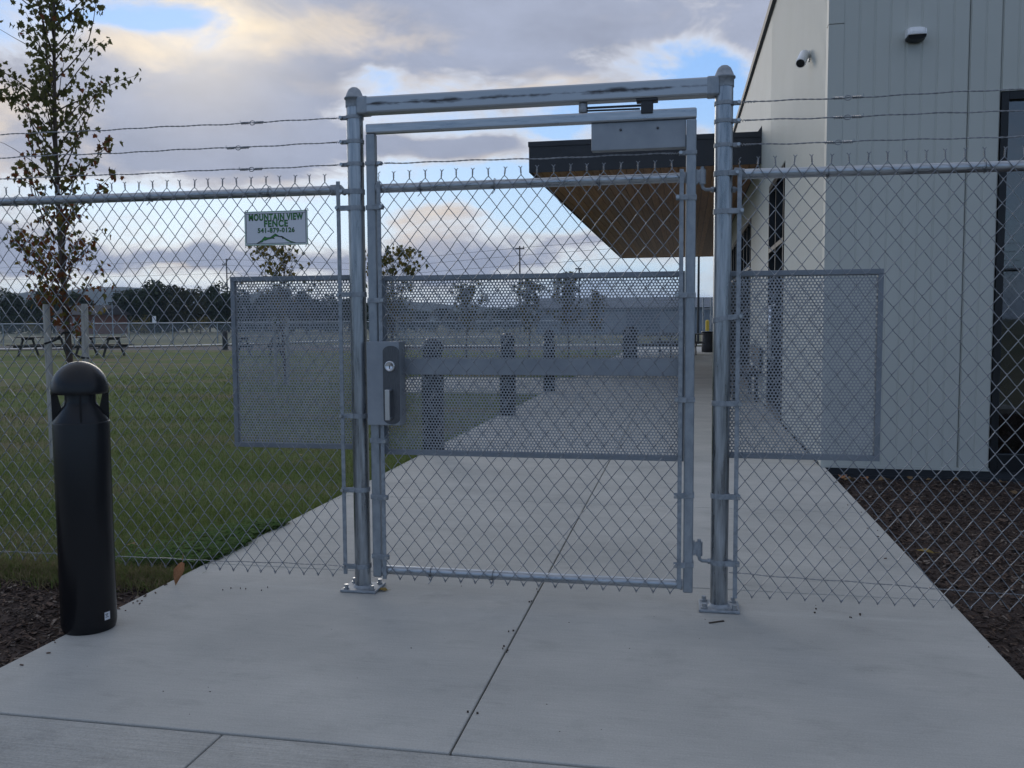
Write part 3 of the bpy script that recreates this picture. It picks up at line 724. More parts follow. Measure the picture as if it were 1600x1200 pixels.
def text(body, cx_, cz_, width, height, mat, off, y, ex=.0004):
    cu = bpy.data.curves.new('lettering', 'FONT'); cu.body = body; cu.align_x = 'CENTER'; cu.size = 1; cu.offset = off; cu.extrude = 0
    cu.resolution_u = 3; cu.space_character = 1.14; cu.space_word = .8
    o = bpy.data.objects.new('lettering', cu); dg = bpy.context.evaluated_depsgraph_get()
    COL.objects.link(o); dg.update(); me = bpy.data.meshes.new_from_object(o.evaluated_get(dg)); bpy.data.objects.remove(o)
    xs = [v.co.x for v in me.vertices]; zs = [v.co.y for v in me.vertices]
    sx = width/(max(xs)-min(xs)); sz = height/(max(zs)-min(zs)); mx, mz = (max(xs)+min(xs))/2, (max(zs)+min(zs))/2
    for v in me.vertices: v.co = (cx_+(v.co.x-mx)*sx, y, cz_+(v.co.y-mz)*sz)
    me.materials.clear()
    return obj('lettering', me, mat, sg)
mid = (SX0+SX1)/2
for body, cz_, w, h in (('MOUNTAIN VIEW', 1.7205, .262, .028), ('FENCE', 1.6905, .112, .027), ('541-879-0126', 1.6605, .176, .019)):
    text(body, mid+.001, cz_, w+.005, h+.005, INK, .045, -.0466)
    text(body, mid+.001, cz_, w-.001, h-.001, GREEN, .012 if cz_ > 1.67 else -.004, -.0472)
def mtn(poly, mat, y):
    mb = MB(); s_ = .3095/1310
    mb.prism([(SX0+(px-125)*s_, SZ0+(865-pz)*s_) for px, pz in poly], y, y+.0004); obj('mountain_emblem', mb, mat, sg)
ridge = [(350, 830), (470, 765), (545, 690), (590, 712), (660, 708), (765, 640), (850, 690), (905, 690), (960, 725), (1080, 790), (1215, 830)]
mtn(ridge+[(1080, 812), (1000, 775), (940, 740), (915, 752), (900, 720), (830, 706), (770, 694), (730, 715), (755, 745), (700, 735), (620, 750), (560, 772), (520, 770), (500, 800), (420, 818)], INK, -.0468)
mtn([(430, 808), (480, 772), (548, 705), (595, 722), (665, 718), (765, 655), (830, 694), (770, 682), (720, 712), (620, 742), (540, 764), (490, 790)], GREEN, -.0474)
mtn([(930, 735), (1000, 766), (1090, 806), (1150, 818), (1090, 820), (1000, 782)], GREEN, -.0474)
cl_ = MB()
for x in (SX0+.008, SX1-.006):
    for z in (SZ0-.003, SZ1-.001): cl_.tube([(x-.005, -.048, z-.007), (x, -.050, z+.003), (x+.006, -.044, z+.007), (x+.003, -.030, z)], .0018, 5)
obj('tie_wire', cl_, WIRE, sg)

# ================================================================== BOLLARDS
def bollard_meshes():
    R = .1055
    b = MB(); b.lathe([(R*.93, .0), (R*.97, .012), (R, .03), (R, .845), (R-.001, .849), (.0001, .849)], 40)
    c = MB(); c.lathe([(R-.0015, .8495), (R*.985, .853), (.062, .918), (.058, .932), (.058, .975)], 40)
    d = MB(); pr = [(.0001, .962), (R*.9, .962), (R+.001, .962), (R+.001, .972)]
    for q in range(1, 11):
        a = q*math.pi/20; pr.append(((R+.001)*math.cos(a), .975+(.116)*math.sin(a)))
    d.lathe(pr[:-1]+[(.0001, 1.091)], 40)
    f = []
    for q in range(4):
        a = q*math.pi/2+R_(48); cA, sA = rot2(a); m = MB()
        prof = [(.068, .899), (R-.002, .852), (R-.001, .968), (.083, .968)]
        vs = []
        for s_ in (-1, 1):
            for rr, z in prof: vs.append((rr*cA-sA*.003*s_*1.3, rr*sA+cA*.003*s_*1.3, z))
        m.add(vs, [(0, 1, 2, 3), (7, 6, 5, 4), (0, 4, 5, 1), (1, 5, 6, 2), (2, 6, 7, 3), (3, 7, 4, 0)]); f.append(m.mesh('fin'))
    return [('body', b.mesh('body')), ('louver', c.mesh('louver')), ('dome', d.mesh('dome'))]+[('fin', m) for m in f]
BM = bollard_meshes()
BG = 'black dome-topped bollard lights along the walkway'
def bollard(x, y, lab, rz=0):
    t = thing('bollard_light', lab, 'bollard', (x, y, 0), BG, local=True); t.rotation_euler.z = rz
    for n, me in BM: obj(n, me, BLACK, t)
    return t
b0 = bollard(-.919, -.698, 'black dome-topped bollard light with white sticker, standing before the fence', R_(-11))
st = MB(); vs = []
for i in range(5):
    a = R_(-21+11)+i*R_(3.5)
    for z in (.048, .080): vs.append((.1066*math.cos(a), .1066*math.sin(a), z))
st.add(vs, [(2*i, 2*i+2, 2*i+3, 2*i+1) for i in range(4)], True); stk = obj('sticker', st, SIGNW, b0)
pr2 = MB()
for z, a0, a1 in ((.0705, 1.5, 9), (.0655, 3, 8), (.0585, 2, 10)):
    vs = []
    for i in range(4):
        a = R_(-10)+R_(a0+(a1-a0)*i/3)
        for zz in (z, z+.0028): vs.append((.1070*math.cos(a), .1070*math.sin(a), zz))
    pr2.add(vs, [(2*i, 2*i+2, 2*i+3, 2*i+1) for i in range(3)])
obj('sticker_print', pr2, INK, stk)
for y, x, l in ((4.24, -.885, 'nearest black bollard light beyond the gate, seen through the perforated panel'), (7.62, -.84, 'second black bollard light beyond the gate at the lawn edge'), (11.55, -.89, 'third black bollard light beyond the gate, where the side path joins')):
    bollard(x, y, l)

# ================================================================== BUILDING
bld = thing('building', 'pale ribbed metal building with dark storefront windows right of the gate', 'building', (2.585, 3.9, 0))
WX, WY = 2.585, 3.90
roofz = lambda y: 5.21+.0375*(y-3.9)
def ribs(a, b, step=.12, gw=.011, dep=.0045):
    """cross-section of a ribbed sheet: (position, depth) with shallow grooves"""
    out = [(a, .010), (a+.004, .010), (a+.009, 0)]; n = max(1, round((b-a)/step))
    for i in range(1, n):
        c = a+(b-a)*i/n; out += [(c-gw/2-.004, 0), (c-gw/2, dep), (c+gw/2, dep), (c+gw/2+.004, 0)]
    return out+[(b-.009, 0), (b-.004, .010), (b, .010)]
def side_panel(y0, y1, z0, ztop, fine_=False):
    mb = MB(); pr = ribs(y0, y1, .065, .014, .007) if fine_ else ribs(y0, y1); vs = []
    for p, d in pr: vs += [(WX+d, p, z0), (WX+d, p, ztop(p)), (WX+.08, p, z0), (WX+.08, p, ztop(p))]
    n = len(pr); fs = []
    for i in range(n-1):
        a, b = 4*i, 4*i+4; fs += [(a, a+1, b+1, b), (a+2, b+2, b+3, a+3), (a, b, b+2, a+2), (a+1, a+3, b+3, b+1)]
    fs += [(0, 2, 3, 1), (4*n-4, 4*n-3, 4*n-1, 4*n-2)]
    mb.add(vs, fs); return obj('wall_panel', mb, PANELF, bld)
def front_panel(x0, x1, z0, z1, flush=False):
    mb = MB(); pr = ribs(x0, x1); vs = []
    if flush: pr = [(x0, .0015)]+pr[3:]
    for p, d in pr: vs += [(p, WY+d, z0), (p, WY+d, z1), (p, WY+.08, z0), (p, WY+.08, z1)]
    n = len(pr); fs = []
    for i in range(n-1):
        a, b = 4*i, 4*i+4; fs += [(a, b, b+1, a+1), (a+2, a+3, b+3, b+2), (a, a+2, b+2, b), (a+1, b+1, b+3, a+3)]
    fs += [(0, 1, 3, 2), (4*n-4, 4*n-2, 4*n-1, 4*n-3)]
    mb.add(vs, fs); return obj('wall_panel', mb, PANELF, bld)
# front
ct = MB(); ct.box(WX-.003, WX+.118, WY-.003, WY+.10, .0, 3.62); ct.box(WX-.0035, WX+.118, WY-.0035, WY+.10, 3.625, roofz(3.9)); obj('corner_trim', ct, PANELF, bld, bevel=.002)
front_panel(2.704, 3.646, .025, 5.2, True); front_panel(3.652, 3.884, .025, 5.2)
for i in range(4): front_panel(3.888+i*.95, 3.884+(i+1)*.95, 3.03, 5.2)
front_panel(7.69, 8.6, .025, 5.2)
bt = MB(); bt.box(WX, 3.886, WY-.006, WY+.02, -.0, .024); obj('base_trim', bt, PANELF, bld)
bf = MB(); bf.box(WX+.04, 8.6, WY+.004, WY+.03, -.2, -.001); bf.box(WX+.05, 8.6, WY-.03, WY+.003, -.2, -.055); obj('base_flashing', bf, FLASH, bld)
# storefront (front)
def glassmat():
    m = bpy.data.materials.new('tinted_glass'); m.use_nodes = True; t = m.node_tree; t.nodes.clear()
    o = t.nodes.new('ShaderNodeOutputMaterial'); g_ = t.nodes.new('ShaderNodeBsdfGlossy'); g_.inputs['Roughness'].default_value = .02; g_.inputs['Color'].default_value = (.9, .95, 1, 1)
    tr = t.nodes.new('ShaderNodeBsdfTransparent'); tr.inputs['Color'].default_value = (.30, .33, .33, 1)
    fr = t.nodes.new('ShaderNodeFresnel'); fr.inputs['IOR'].default_value = 1.7
    a = t.nodes.new('ShaderNodeMath'); a.operation = 'MULTIPLY_ADD'; a.inputs[1].default_value = 1.0; a.inputs[2].default_value = .06; t.links.new(fr.outputs[0], a.inputs[0])
    mx = t.nodes.new('ShaderNodeMixShader'); t.links.new(a.outputs[0], mx.inputs[0]); t.links.new(tr.outputs[0], mx.inputs[1]); t.links.new(g_.outputs[0], mx.inputs[2]); t.links.new(mx.outputs[0], o.inputs[0])
    return m
GLASS = glassmat()
sf = MB(); sf.box(3.89, 3.945, WY-.01, WY+.09, .0, 3.018); sf.box(3.945, 7.68, WY-.01, WY+.09, 2.955, 3.018); sf.box(3.945, 7.68, WY-.01, WY+.09, .0, .14)
for x in (5.13, 6.32, 7.62): sf.box(x, x+.06, WY-.009, WY+.089, .14, 2.955)
sfo = obj('storefront_frame', sf, DARKAL, bld, bevel=.002)
gl = MB()
for x0, x1 in ((3.945, 5.13), (5.19, 6.32), (6.38, 7.62)): gl.box(x0, x1, WY+.035, WY+.045, .14, 2.955)
obj('glass_pane', gl, GLASS, sfo)
hdp = MB(); hdp.box(3.888, 7.69, WY-.02, WY+.02, 3.019, 3.029); obj('head_flashing', hdp, PANELF, sfo)
# side
WT = 3.06
for a, b in ((4.005, 4.78), (4.786, 5.56), (5.566, 6.34), (6.346, 7.09)): side_panel(a, b, .02, roofz, True)
for a, b in ((7.096, 8.06), (8.066, 9.04)): side_panel(a, b, WT+.03, roofz, True)
for a, b in ((9.046, 9.95), (9.956, 10.9), (10.906, 11.8), (11.806, 12.64)): side_panel(a, b, .02, roofz)
yy = 12.646
while yy < 20.4: side_panel(yy, yy+.97, WT+.03, roofz); yy += .976
for i in range(12): side_panel(20.47+i, 21.464+i, .02, roofz)
def side_window(y0, y1, nm, nb):
    mb = MB(); x0, x1 = WX-.012, WX+.085
    mb.box(x0, x1, y0, y0+.06, .0, WT); mb.box(x0, x1, y1-.06, y1, .0, WT); mb.box(x0, x1, y0+.06, y1-.06, WT-.07, WT); mb.box(x0, x1, y0+.06, y1-.06, 0, .12)
    xs = [y0+.06]
    for i in range(1, nb):
        c = y0+(y1-y0)*i/nb; mb.box(x0+.001, x1-.001, c-.03, c+.03, .12, WT-.07)
    mb.box(x0+.001, x1-.001, y0+.06, y1-.06, 2.15, 2.21)
    w = obj(nm, mb, DARKAL, bld, bevel=.002)
    gm = MB(); gm.box(WX+.055, WX+.063, y0+.06, y1-.06, .12, WT-.07); obj('glass_pane', gm, GLASS, w)
    if nm == 'door':
        hm_ = MB(); c = (y0+y1)/2
        for s_ in (-.09, .09): hm_.tube([(WX-.012, c+s_, 1.42), (WX-.06, c+s_, 1.42), (WX-.06, c+s_, .75), (WX-.012, c+s_, .75)], .014, 10)
        obj('handle', hm_, CHROME, w)
side_window(7.10, 9.04, 'door', 2); side_window(12.65, 20.44, 'window', 8)
# shell
sh = MB(); sh.box(WX+.085, 8.6, 32.4, 32.5, -.2, 6.2); sh.box(8.6, 8.7, WY, 32.5, -.2, 6.2); obj('rear_wall', sh, INT, bld)
fl_ = MB(); fl_.box(WX+.09, 8.6, WY+.09, 32.4, -.18, -.002); obj('floor', fl_, pmat('interior_floor', (.16, .15, .14), .5), bld)
ce = MB(); ce.box(WX+.09, 8.6, WY+.09, 32.4, 3.2, 3.25); obj('ceiling', ce, INT, bld)
rf = MB(); y0, y1 = WY-.03, 32.6
vs = [(x, y, roofz(y)+dz) for dz in (0, .11) for y in (y0, y1) for x in (WX-.05, 8.75)]
rf.add(vs, [(0, 2, 3, 1), (4, 5, 7, 6), (0, 1, 5, 4), (2, 6, 7, 3), (0, 4, 6, 2), (1, 3, 7, 5)]); obj('roof', rf, FLASH, bld)
lampm = bpy.data.materials.new('lit_lamp'); lampm.use_nodes = True; lampm.node_tree.nodes['Principled BSDF'].inputs['Emission Color'].default_value = (1, .85, .6, 1); lampm.node_tree.nodes['Principled BSDF'].inputs['Emission Strength'].default_value = 9
lm = MB(); lm.lathe([(.0001, 0), (.09, 0), (.09, .03)], 16, (5.35, 9.4, 2.14)); lmp = thing('ceiling_lamp', 'small warm lamp glowing inside the dark storefront at right edge', 'lamp', (5.35, 9.4, 2.14)); obj('diffuser', lm, lampm, lmp)
cd = MB(); cd.tube([(5.35, 9.4, 2.17), (5.35, 9.4, 3.2)], .006, 6); obj('cord', cd, RUBBER, lmp)
# canopy
CY0, CY1, CX0, CZ0, CZ1 = 10.57, 31.1, -1.06, 3.66, 4.125
can = MB(); can.box(CX0, WX-.002, CY0, CY0+.03, CZ0-.02, CZ1); can.box(CX0, CX0+.03, CY0+.03, CY1, CZ0-.02, CZ1-.002); can.box(CX0+.03, WX-.002, CY1-.03, CY1, CZ0-.02, CZ1-.002)
can.box(CX0-.012, WX-.002, CY0-.012, CY0-.001, CZ1-.075, CZ1+.006); can.box(CX0-.012, CX0-.001, CY0-.001, CY1, CZ1-.075, CZ1+.006)
can.box(CX0+.03, WX-.002, CY0+.03, CY1-.03, CZ1-.06, CZ1-.01)
cano = obj('canopy', can, FASCIA, bld, bevel=.002)
kf = MB(); kf.prism([(WX-.06, CZ1+.006), (WX-.002, CZ1+.006), (WX-.002, CZ1+.09)], CY0-.01, CY0+.02); obj('kick_flashing', kf, FASCIA, cano)
xx = CX0+.032
while xx < WX-.03:
    pk = MB(); x2 = min(xx+.136, WX-.004); pk.box(xx+.003, x2-.003, CY0+.031, CY1-.031, CZ0, CZ0+.018); obj('soffit_plank', pk, SOFF, cano, bevel=.003); xx += .138
bk = MB(); bk.box(CX0+.031, WX-.004, CY0+.0315, CY1-.0315, CZ0+.019, CZ0+.03); obj('soffit_backing', bk, FASCIA, cano)

# things on the walls
wl = thing('wall_light', 'white wedge wall light with dark lens high on the grey end wall', 'wall light', (3.235, WY, 3.47))
m_ = MB(); pts = [(0, .062), (-.055, .062), (-.105, .045), (-.118, .012), (-.118, -.012), (0, -.012)]
n_ = 9; vs = []; 
for i in range(n_):
    f = -1+2*i/(n_-1); sc_ = 1-.22*abs(f)**4
    for dy, dz in pts: vs.append((3.235+f*.071, WY+dy*sc_, 3.482+dz*(1-.25*abs(f)**4)))
k_ = len(pts)
m_.add(vs, [(i*k_+j, i*k_+(j+1) % k_, (i+1)*k_+(j+1) % k_, (i+1)*k_+j) for i in range(n_-1) for j in range(k_)]+[tuple(range(k_)), tuple(range(n_*k_-1, (n_-1)*k_-1, -1))])
obj('hood', m_, WHITE, wl, bevel=.006)
m_ = MB(); vs = []
for i in range(n_):
    f = -1+2*i/(n_-1); q = math.sqrt(max(0, 1-(f*.93)**2))
    for dy, dz in ((.0, -.013), (-.108, -.013), (-.100, -.020-.026*q), (-.02, -.025-.032*q), (0, -.02-.03*q)): vs.append((3.235+f*.066, WY+dy, 3.482+dz))
m_.add(vs, [(i*5+j, i*5+(j+1) % 5, (i+1)*5+(j+1) % 5, (i+1)*5+j) for i in range(n_-1) for j in range(5)]+[(0, 1, 2, 3, 4), tuple(range(n_*5-1, n_*5-6, -1))]); obj('lens', m_, DARKAL, wl)
cmr = thing('security_camera', 'white bullet security camera with dark face on the pale side wall', 'camera', (WX, 5.0, 3.66))
m_ = MB(); A = Vector((WX-.050, 5.03, 3.715)); B = A+Vector((-.055, -.155, -.125)); dv = (B-A).normalized()
m_.tube([A, A+dv*.01, B-dv*.01, B], [.038, .046, .046, .043], 24); obj('housing', m_, WHITE, cmr)
m_ = MB(); m_.tube([B-dv*.002, B+dv*.004], [.040, .036], 24); obj('lens_face', m_, RUBBER, cmr)
m_ = MB(); m_.box(WX-.012, WX-.001, 5.04, 5.12, 3.66, 3.75); m_.tube([(WX-.01, 5.06, 3.70), tuple(A)], .018, 12); obj('bracket', m_, WHITE, cmr, bevel=.002)

# wall bench
bn = thing('bench', 'dark slatted bench against the pale side wall beyond the gate', 'bench', (2.3, 10.6, 0))
for i in range(4):
    m_ = MB(); m_.box(2.14+i*.105, 2.235+i*.105, 9.75, 11.55, .43, .47); obj('seat_slat', m_, TABLE, bn, bevel=.004)
for y in (9.95, 11.3):
    m_ = MB(); m_.box(2.16, 2.21, y, y+.06, 0, .43); m_.box(2.48, 2.53, y, y+.06, 0, .43); m_.box(2.16, 2.53, y+.002, y+.058, .39, .4295); obj('leg', m_, TABLE, bn)
for i in range(2):
    m_ = MB(); m_.box(2.525, 2.55, 9.75, 11.55, .56+i*.14, .67+i*.14); obj('back_slat', m_, TABLE, bn, bevel=.004)
for y in (9.97, 11.32):
    m_ = MB(); m_.box(2.5505, 2.58, y, y+.05, .43, .82); obj('back_post', m_, TABLE, bn)

# bin, yellow post
tb = thing('litter_bin', 'round black litter bin under the wooden canopy', 'bin', (2.32, 31.2, 0), local=True)
m_ = MB(); m_.lathe([(.26, 0), (.28, .03), (.28, .76), (.0001, .76)], 28); obj('body', m_, TABLE, tb)
m_ = MB(); m_.lathe([(.29, .76), (.30, .78), (.29, .80), (.16, .81), (.15, .79)], 28); obj('rim', m_, BLACK, tb)
yp = thing('safety_post', 'short yellow safety post behind the black litter bin', 'post', (2.37, 36.5, 0), local=True)
m_ = MB(); m_.lathe([(.085, 0), (.085, 1.16), (.07, 1.21), (.035, 1.235), (.0001, 1.24)], 20); obj('pipe', m_, YEL, yp)
m_ = MB(); m_.lathe([(.15, 0), (.15, .03), (.09, .05)], 20); obj('footing', m_, CONC, yp)

# picnic tables
def picnic_mesh():
    parts = []
    for i in range(5): m = MB(); m.box(-.92, .92, -.375+i*.152, -.235+i*.152, .72, .755); parts.append(('top_board', m.mesh('top_board'), WOODT))
    for s_ in (-1, 1):
        for k2 in (0, 1): m = MB(); y = s_*(.62+k2*.15); m.box(-.92, .92, y-.07, y+.07, .42, .455); parts.append(('seat_board', m.mesh('seat_board'), WOODT))
    for x in (-.62, .62):
        m = MB()
        for s_ in (-1, 1): m.obox((x, s_*.43, .36), (.02, 0, 0), (0, .045, 0), (0, -s_*.18, .36))
        m.box(x-.022, x+.022, -.84, .84, .33, .418); m.box(x-.022, x+.022, -.36, .36, .63, .718); parts.append(('trestle', m.mesh('trestle'), TABLE))
    return parts
PM = picnic_mesh()
PG = 'picnic tables on and beside the lawn'
for x, y, rz, l in ((-23.6, 27.2, .06, 'dark picnic table on the far lawn, leftmost, behind the staked tree'), (-20.9, 27.0, -.05, 'dark picnic table on the far lawn, right of the leftmost one'),
                    (-14.4, 27.4, .1, 'dark picnic table on the lawn, behind the left perforated panel'), (.35, 25.6, .02, 'dark picnic table under the canopy, seen through the gate panel'), (1.15, 28.6, .05, 'picnic table deeper under the canopy, behind the nearer one')):
    t = thing('picnic_table', l, 'picnic table', (x, y, -.03 if x < -2 else 0), PG, local=True); t.rotation_euler.z = rz
    for n, me, mt in PM: obj(n, me, mt, t)
# planter post under canopy
cl = thing('canopy_column', 'square dark column standing at the canopy edge beyond the gate', 'column', (-.32, 25.2, 0), local=True)
m_ = MB(); m_.box(-.16, .16, -.16, .16, 0, 3.655); 
m2 = MB(); m2.box(-.22, .22, -.22, .22, .0, .86); m2.box(-.25, .25, -.25, .25, .86, .92); obj('plinth', m2, TABLE, cl, bevel=.01)
m3 = MB(); m3.lathe([(.2, .92), (.2, .99), (.13, 1.03), (.0001, 1.05)], 20); obj('cap', m3, TABLE, cl)
cl['label'] = 'squat dark waste station with lid beside the walkway beyond the bollards'; cl['category'] = 'waste station'; cl.name = 'waste_station'

# ================================================================== TREES
LEAF_SHAPE = [(0, 0), (.10, .18), (.42, .10), (.34, .38), (.62, .58), (.30, .62), (.24, .80), (0, 1.12), (-.24, .80), (-.30, .62), (-.62, .58), (-.34, .38), (-.42, .10), (-.10, .18)]
def leaf_geo(mb, p, s_, d, n_):
    """lobed leaf: hangs from p along d, folded a little on its rib"""
    d = Vector(d).normalized(); n_ = Vector(n_); sx = d.cross(n_); sx = sx.normalized() if sx.length > 1e-5 else d.orthogonal().normalized(); nn = sx.cross(d)
    vs = [tuple(Vector(p)+sx*(x*s_)+d*(y*s_)+nn*(abs(x)*.35*s_-.10*y*y*s_)) for x, y in LEAF_SHAPE]
    mb.add(vs, [(0, 1, 2, 3), (0, 3, 4, 5), (0, 5, 6, 7), (0, 7, 8, 9), (0, 9, 10, 11), (0, 11, 12, 13)])
def young_tree(x, y, h, z0, rad, nleaf, seed, label, single=0, stakes=True, leafs=.065, tr=.036, lean=0.0, red=True, stake_h=1.42, stx=((-.11, -.12), (.27, -.1))):
    r = random.Random(seed); t = thing('young_tree', label, 'tree', (x, y, 0), 'staked young trees on the lawn')
    tk = MB(); P = []
    for i in range(15):
        f = i/14; P.append(Vector((x+lean*f+.022*math.sin(f*7+seed), y+.02*math.sin(f*5+1+seed), -.06+(h+.06)*f)))
    tk.tube(P, [tr*(1-.82*(i/14)) for i in range(15)], 10); trunk = obj('trunk', tk, BARK, t)
    br_ = MB(); tipsL = []
    nb = int(h*13)
    for b in range(nb):
        f = z0/h+(1-z0/h)*(b/nb)**.9; f = min(f, .97)
        i = f*14; i0 = int(i); p = P[i0].lerp(P[min(14, i0+1)], i-i0); a = b*2.4+r.uniform(-.4, .4)
        prof = (.70+.30*min(1, (f-z0/h)/.25))*(1 if f < .75 else 1.15-.85*(f-.75)/.25)
        L = rad*prof*r.uniform(1.0, 1.75); e = R_(r.uniform(28, 64)); d = Vector((math.cos(a)*math.cos(e), math.sin(a)*math.cos(e), math.sin(e)))
        pts = [p]; q = p
        for s_ in range(6):
            d = (d+Vector((r.gauss(0, .10), r.gauss(0, .10), r.gauss(.02, .07)))).normalized(); q = q+d*L/6; pts.append(q)
        br_.tube(pts, [.010*(1-.8*j/6)*(1.1-f*.5) for j in range(7)], 5)
        for j in range(1, 7): tipsL.append((pts[j], d, f))
        if r.random() < .45:
            q = pts[3]; d2 = (d+Vector((r.gauss(0, .6), r.gauss(0, .6), .1))).normalized(); p2 = [q]
            for s_ in range(4): q = q+d2*L/9; p2.append(q); tipsL.append((q, d2, f))
            br_.tube(p2, .0035, 4)
    if red:
        for b in range(9):
            i0 = 4+b % 9; q = P[i0]+Vector((r.gauss(0, .01), r.gauss(0, .01), .03)); a = r.uniform(-1.2, 1.2) if b % 3 else r.uniform(2, 4); d = Vector((math.cos(a)*.8, math.sin(a)*.5, .75)).normalized(); pts = [P[i0], q]
            for s_ in range(9): d = (d+Vector((r.gauss(0, .14), r.gauss(0, .14), r.gauss(-.02, .12)))).normalized(); q = q+d*.085; pts.append(q)
            br_.tube(pts, [.006*(1-.85*j/10) for j in range(11)], 4)
    obj('branches', br_, BARK, trunk)
    mats = [LEAFG, LEAFR, LEAFY]; mbs = [MB(), MB(), MB()]; cand = []
    for _ in range(nleaf):
        p, d, f = tipsL[int(len(tipsL)*r.random())]
        p = p+Vector((r.gauss(0, .045), r.gauss(0, .045), r.gauss(0, .04)))
        hd_ = Vector((r.gauss(0, .55), r.gauss(0, .55), -1 if r.random() < .8 else .3)); s_ = leafs*r.uniform(.65, 1.25)
        low = max(0, min(1, 1.5-(f-z0/h)/.20))
        k3 = r.choices((0, 1, 2), (1, 1.7*low+.02, .8*low+.05))[0] if red else r.choices((0, 2), (.7, 1))[0]
        cand.append((p, s_, hd_, (r.gauss(0, 1), r.gauss(-.6, 1), r.gauss(.2, .6)), k3))
    for i, (p, s_, hd_, nn, k3) in enumerate(cand):
        if i >= single: leaf_geo(mbs[k3], p, s_, hd_, nn)
    for k3 in range(3):
        if mbs[k3].v: obj('foliage', mbs[k3], mats[k3], t, kind='stuff')
    if single:
        base = MB(); leaf_geo(base, (0, 0, 0), 1, (0, 1, 0), (0, 0, 1)); lms = []
        for k3 in range(3):
            me = base.mesh('leaf'); me.materials.append(mats[k3]); lms.append(me)
        for p, s_, hd_, nn, k3 in cand[:single]:
            d = Vector(hd_).normalized(); sx = d.cross(Vector(nn)).normalized(); n3 = sx.cross(d)
            o = bpy.data.objects.new('leaf', lms[k3]); COL.objects.link(o); o.parent = t; o.matrix_parent_inverse = Matrix.Translation(-Vector((x, y, 0)))
            mt = Matrix((sx*s_, d*s_, n3*s_)).transposed().to_4x4(); mt.translation = p; o.matrix_basis = mt
    if stakes:
        s_ = thing('tree_stakes', label.replace('young tree', 'wooden stakes of the young tree')[:90], 'stakes', (x, y, 0), 'pale wooden stakes tied to young trees')
        for dx, dy in stx:
            m = MB(); m.tube([(x+dx*.9, y+dy, -.1), (x+dx, y+dy, stake_h-.03), (x+dx, y+dy, stake_h)], [.032, .032, .027], 10); obj('stake', m, STAKE, s_)
        m = MB()
        for (dx, dy), zz in zip(stx, (1.06, .93)):
            A = Vector((x+dx*.95, y+dy, zz)); B = Vector((x, y, zz+.10)); c = (A+B)/2+Vector((0, -.03, -.02))
            m.tube([A+Vector((-.038 if dx < 0 else .038, .0, -.005)), A+Vector((0, -.040, 0)), c, B+Vector((0, -.045, 0)), B+Vector((.04 if dx < 0 else -.04, 0, 0))], .010, 6)
        obj('tie', m, RUBBER, s_)
        s_['label'] = {1: 'pair of pale wooden stakes with black ties beside the tallest young tree', 2: 'pair of pale wooden stakes behind the left perforated panel', 3: 'pair of pale wooden stakes just right of the lock box'}[seed]
    return t
young_tree(-4.19, 3.48, 5.0, 1.15, .60, 3000, 1, 'tall slender young maple tree at left, green above and reddish below', 300, True, .050, .036)
young_tree(-6.55, 13.0, 2.62, 1.0, .75, 260, 2, 'young tree with sparse yellowing leaves behind the left perforated panel', 0, True, .10, .035, red=False, stake_h=1.35, stx=((-.16, -.1), (.12, -.1)))
young_tree(-5.25, 16.0, 2.75, 1.0, .75, 420, 3, 'leafy young tree behind the lock side of the gate', 0, True, .10, .035, red=False, stake_h=1.35, stx=((-.16, -.1), (.14, -.1)))
young_tree(-5.6, 24.5, 2.3, 1.0, .55, 320, 4, 'small young tree left of the second bollard beyond the gate', 0, False, .12, .03, red=False)
young_tree(-3.0, 21.5, 2.3, .9, .42, 340, 5, 'narrow young tree between the second and third bollards', 0, False, .11, .03, red=False)
young_tree(-1.75, 20.6, 2.35, .9, .5, 420, 6, 'bushy young tree just right of the third bollard', 0, False, .11, .03, red=False)
young_tree(-1.9, 29.5, 2.2, .9, .35, 240, 7, 'smallest young tree in the row, nearest the canopy', 0, False, .12, .03, red=False)

# distant trees
def crown_mesh(seed, mat, n=1500, w=1.0):
    r = random.Random(seed); mb = MB(); lobes = []
    for _ in range(16):
        a = r.uniform(0, 6.28); rr = w*.36*math.sqrt(r.random()); lobes.append((Vector((rr*math.cos(a), rr*math.sin(a), r.uniform(.14, .84))), r.uniform(.13, .25)))
    for _ in range(n):
        c, s_ = r.choice(lobes); v = Vector((r.gauss(0, 1), r.gauss(0, 1), r.gauss(0, 1))).normalized()*s_*(.55+.5*r.random())
        v.x *= w; v.y *= w; p = c+v
        q = r.uniform(.016, .042); u = Vector((r.gauss(0, 1), r.gauss(0, 1), r.gauss(0, 1))).normalized(); w2 = u.orthogonal().normalized(); u3 = u.cross(w2)
        a = r.uniform(0, 6.28); w3 = w2*math.cos(a)+u3*math.sin(a); u4 = u.cross(w3)
        mb.add([tuple(p-w3*q), tuple(p+u4*q*.6), tuple(p+w3*q), tuple(p-u4*q*.7+u*q*.4)], [(0, 1, 2, 3)])
    return mb.mesh('crown')
def trunk_mesh(seed):
    r = random.Random(seed); mb = MB(); mb.tube([(0, 0, 0), (.01, 0, .2), (0, .01, .5), (.01, 0, .8)], [.028, .022, .014, .004], 8)
    for b in range(7):
        a = b*2.4; z = r.uniform(.2, .55); mb.tube([(0, 0, z), (.1*math.cos(a), .1*math.sin(a), z+.14), (.24*math.cos(a), .24*math.sin(a), z+.3)], [.012, .008, .002], 5)
    return mb.mesh('trunk')
CR = []
for i in range(5):
    me = crown_mesh(40+i, None, 5600, (1.0, .9, 1.15, .8, 1.3)[i]); CR.append(me)
TK = trunk_mesh(3)
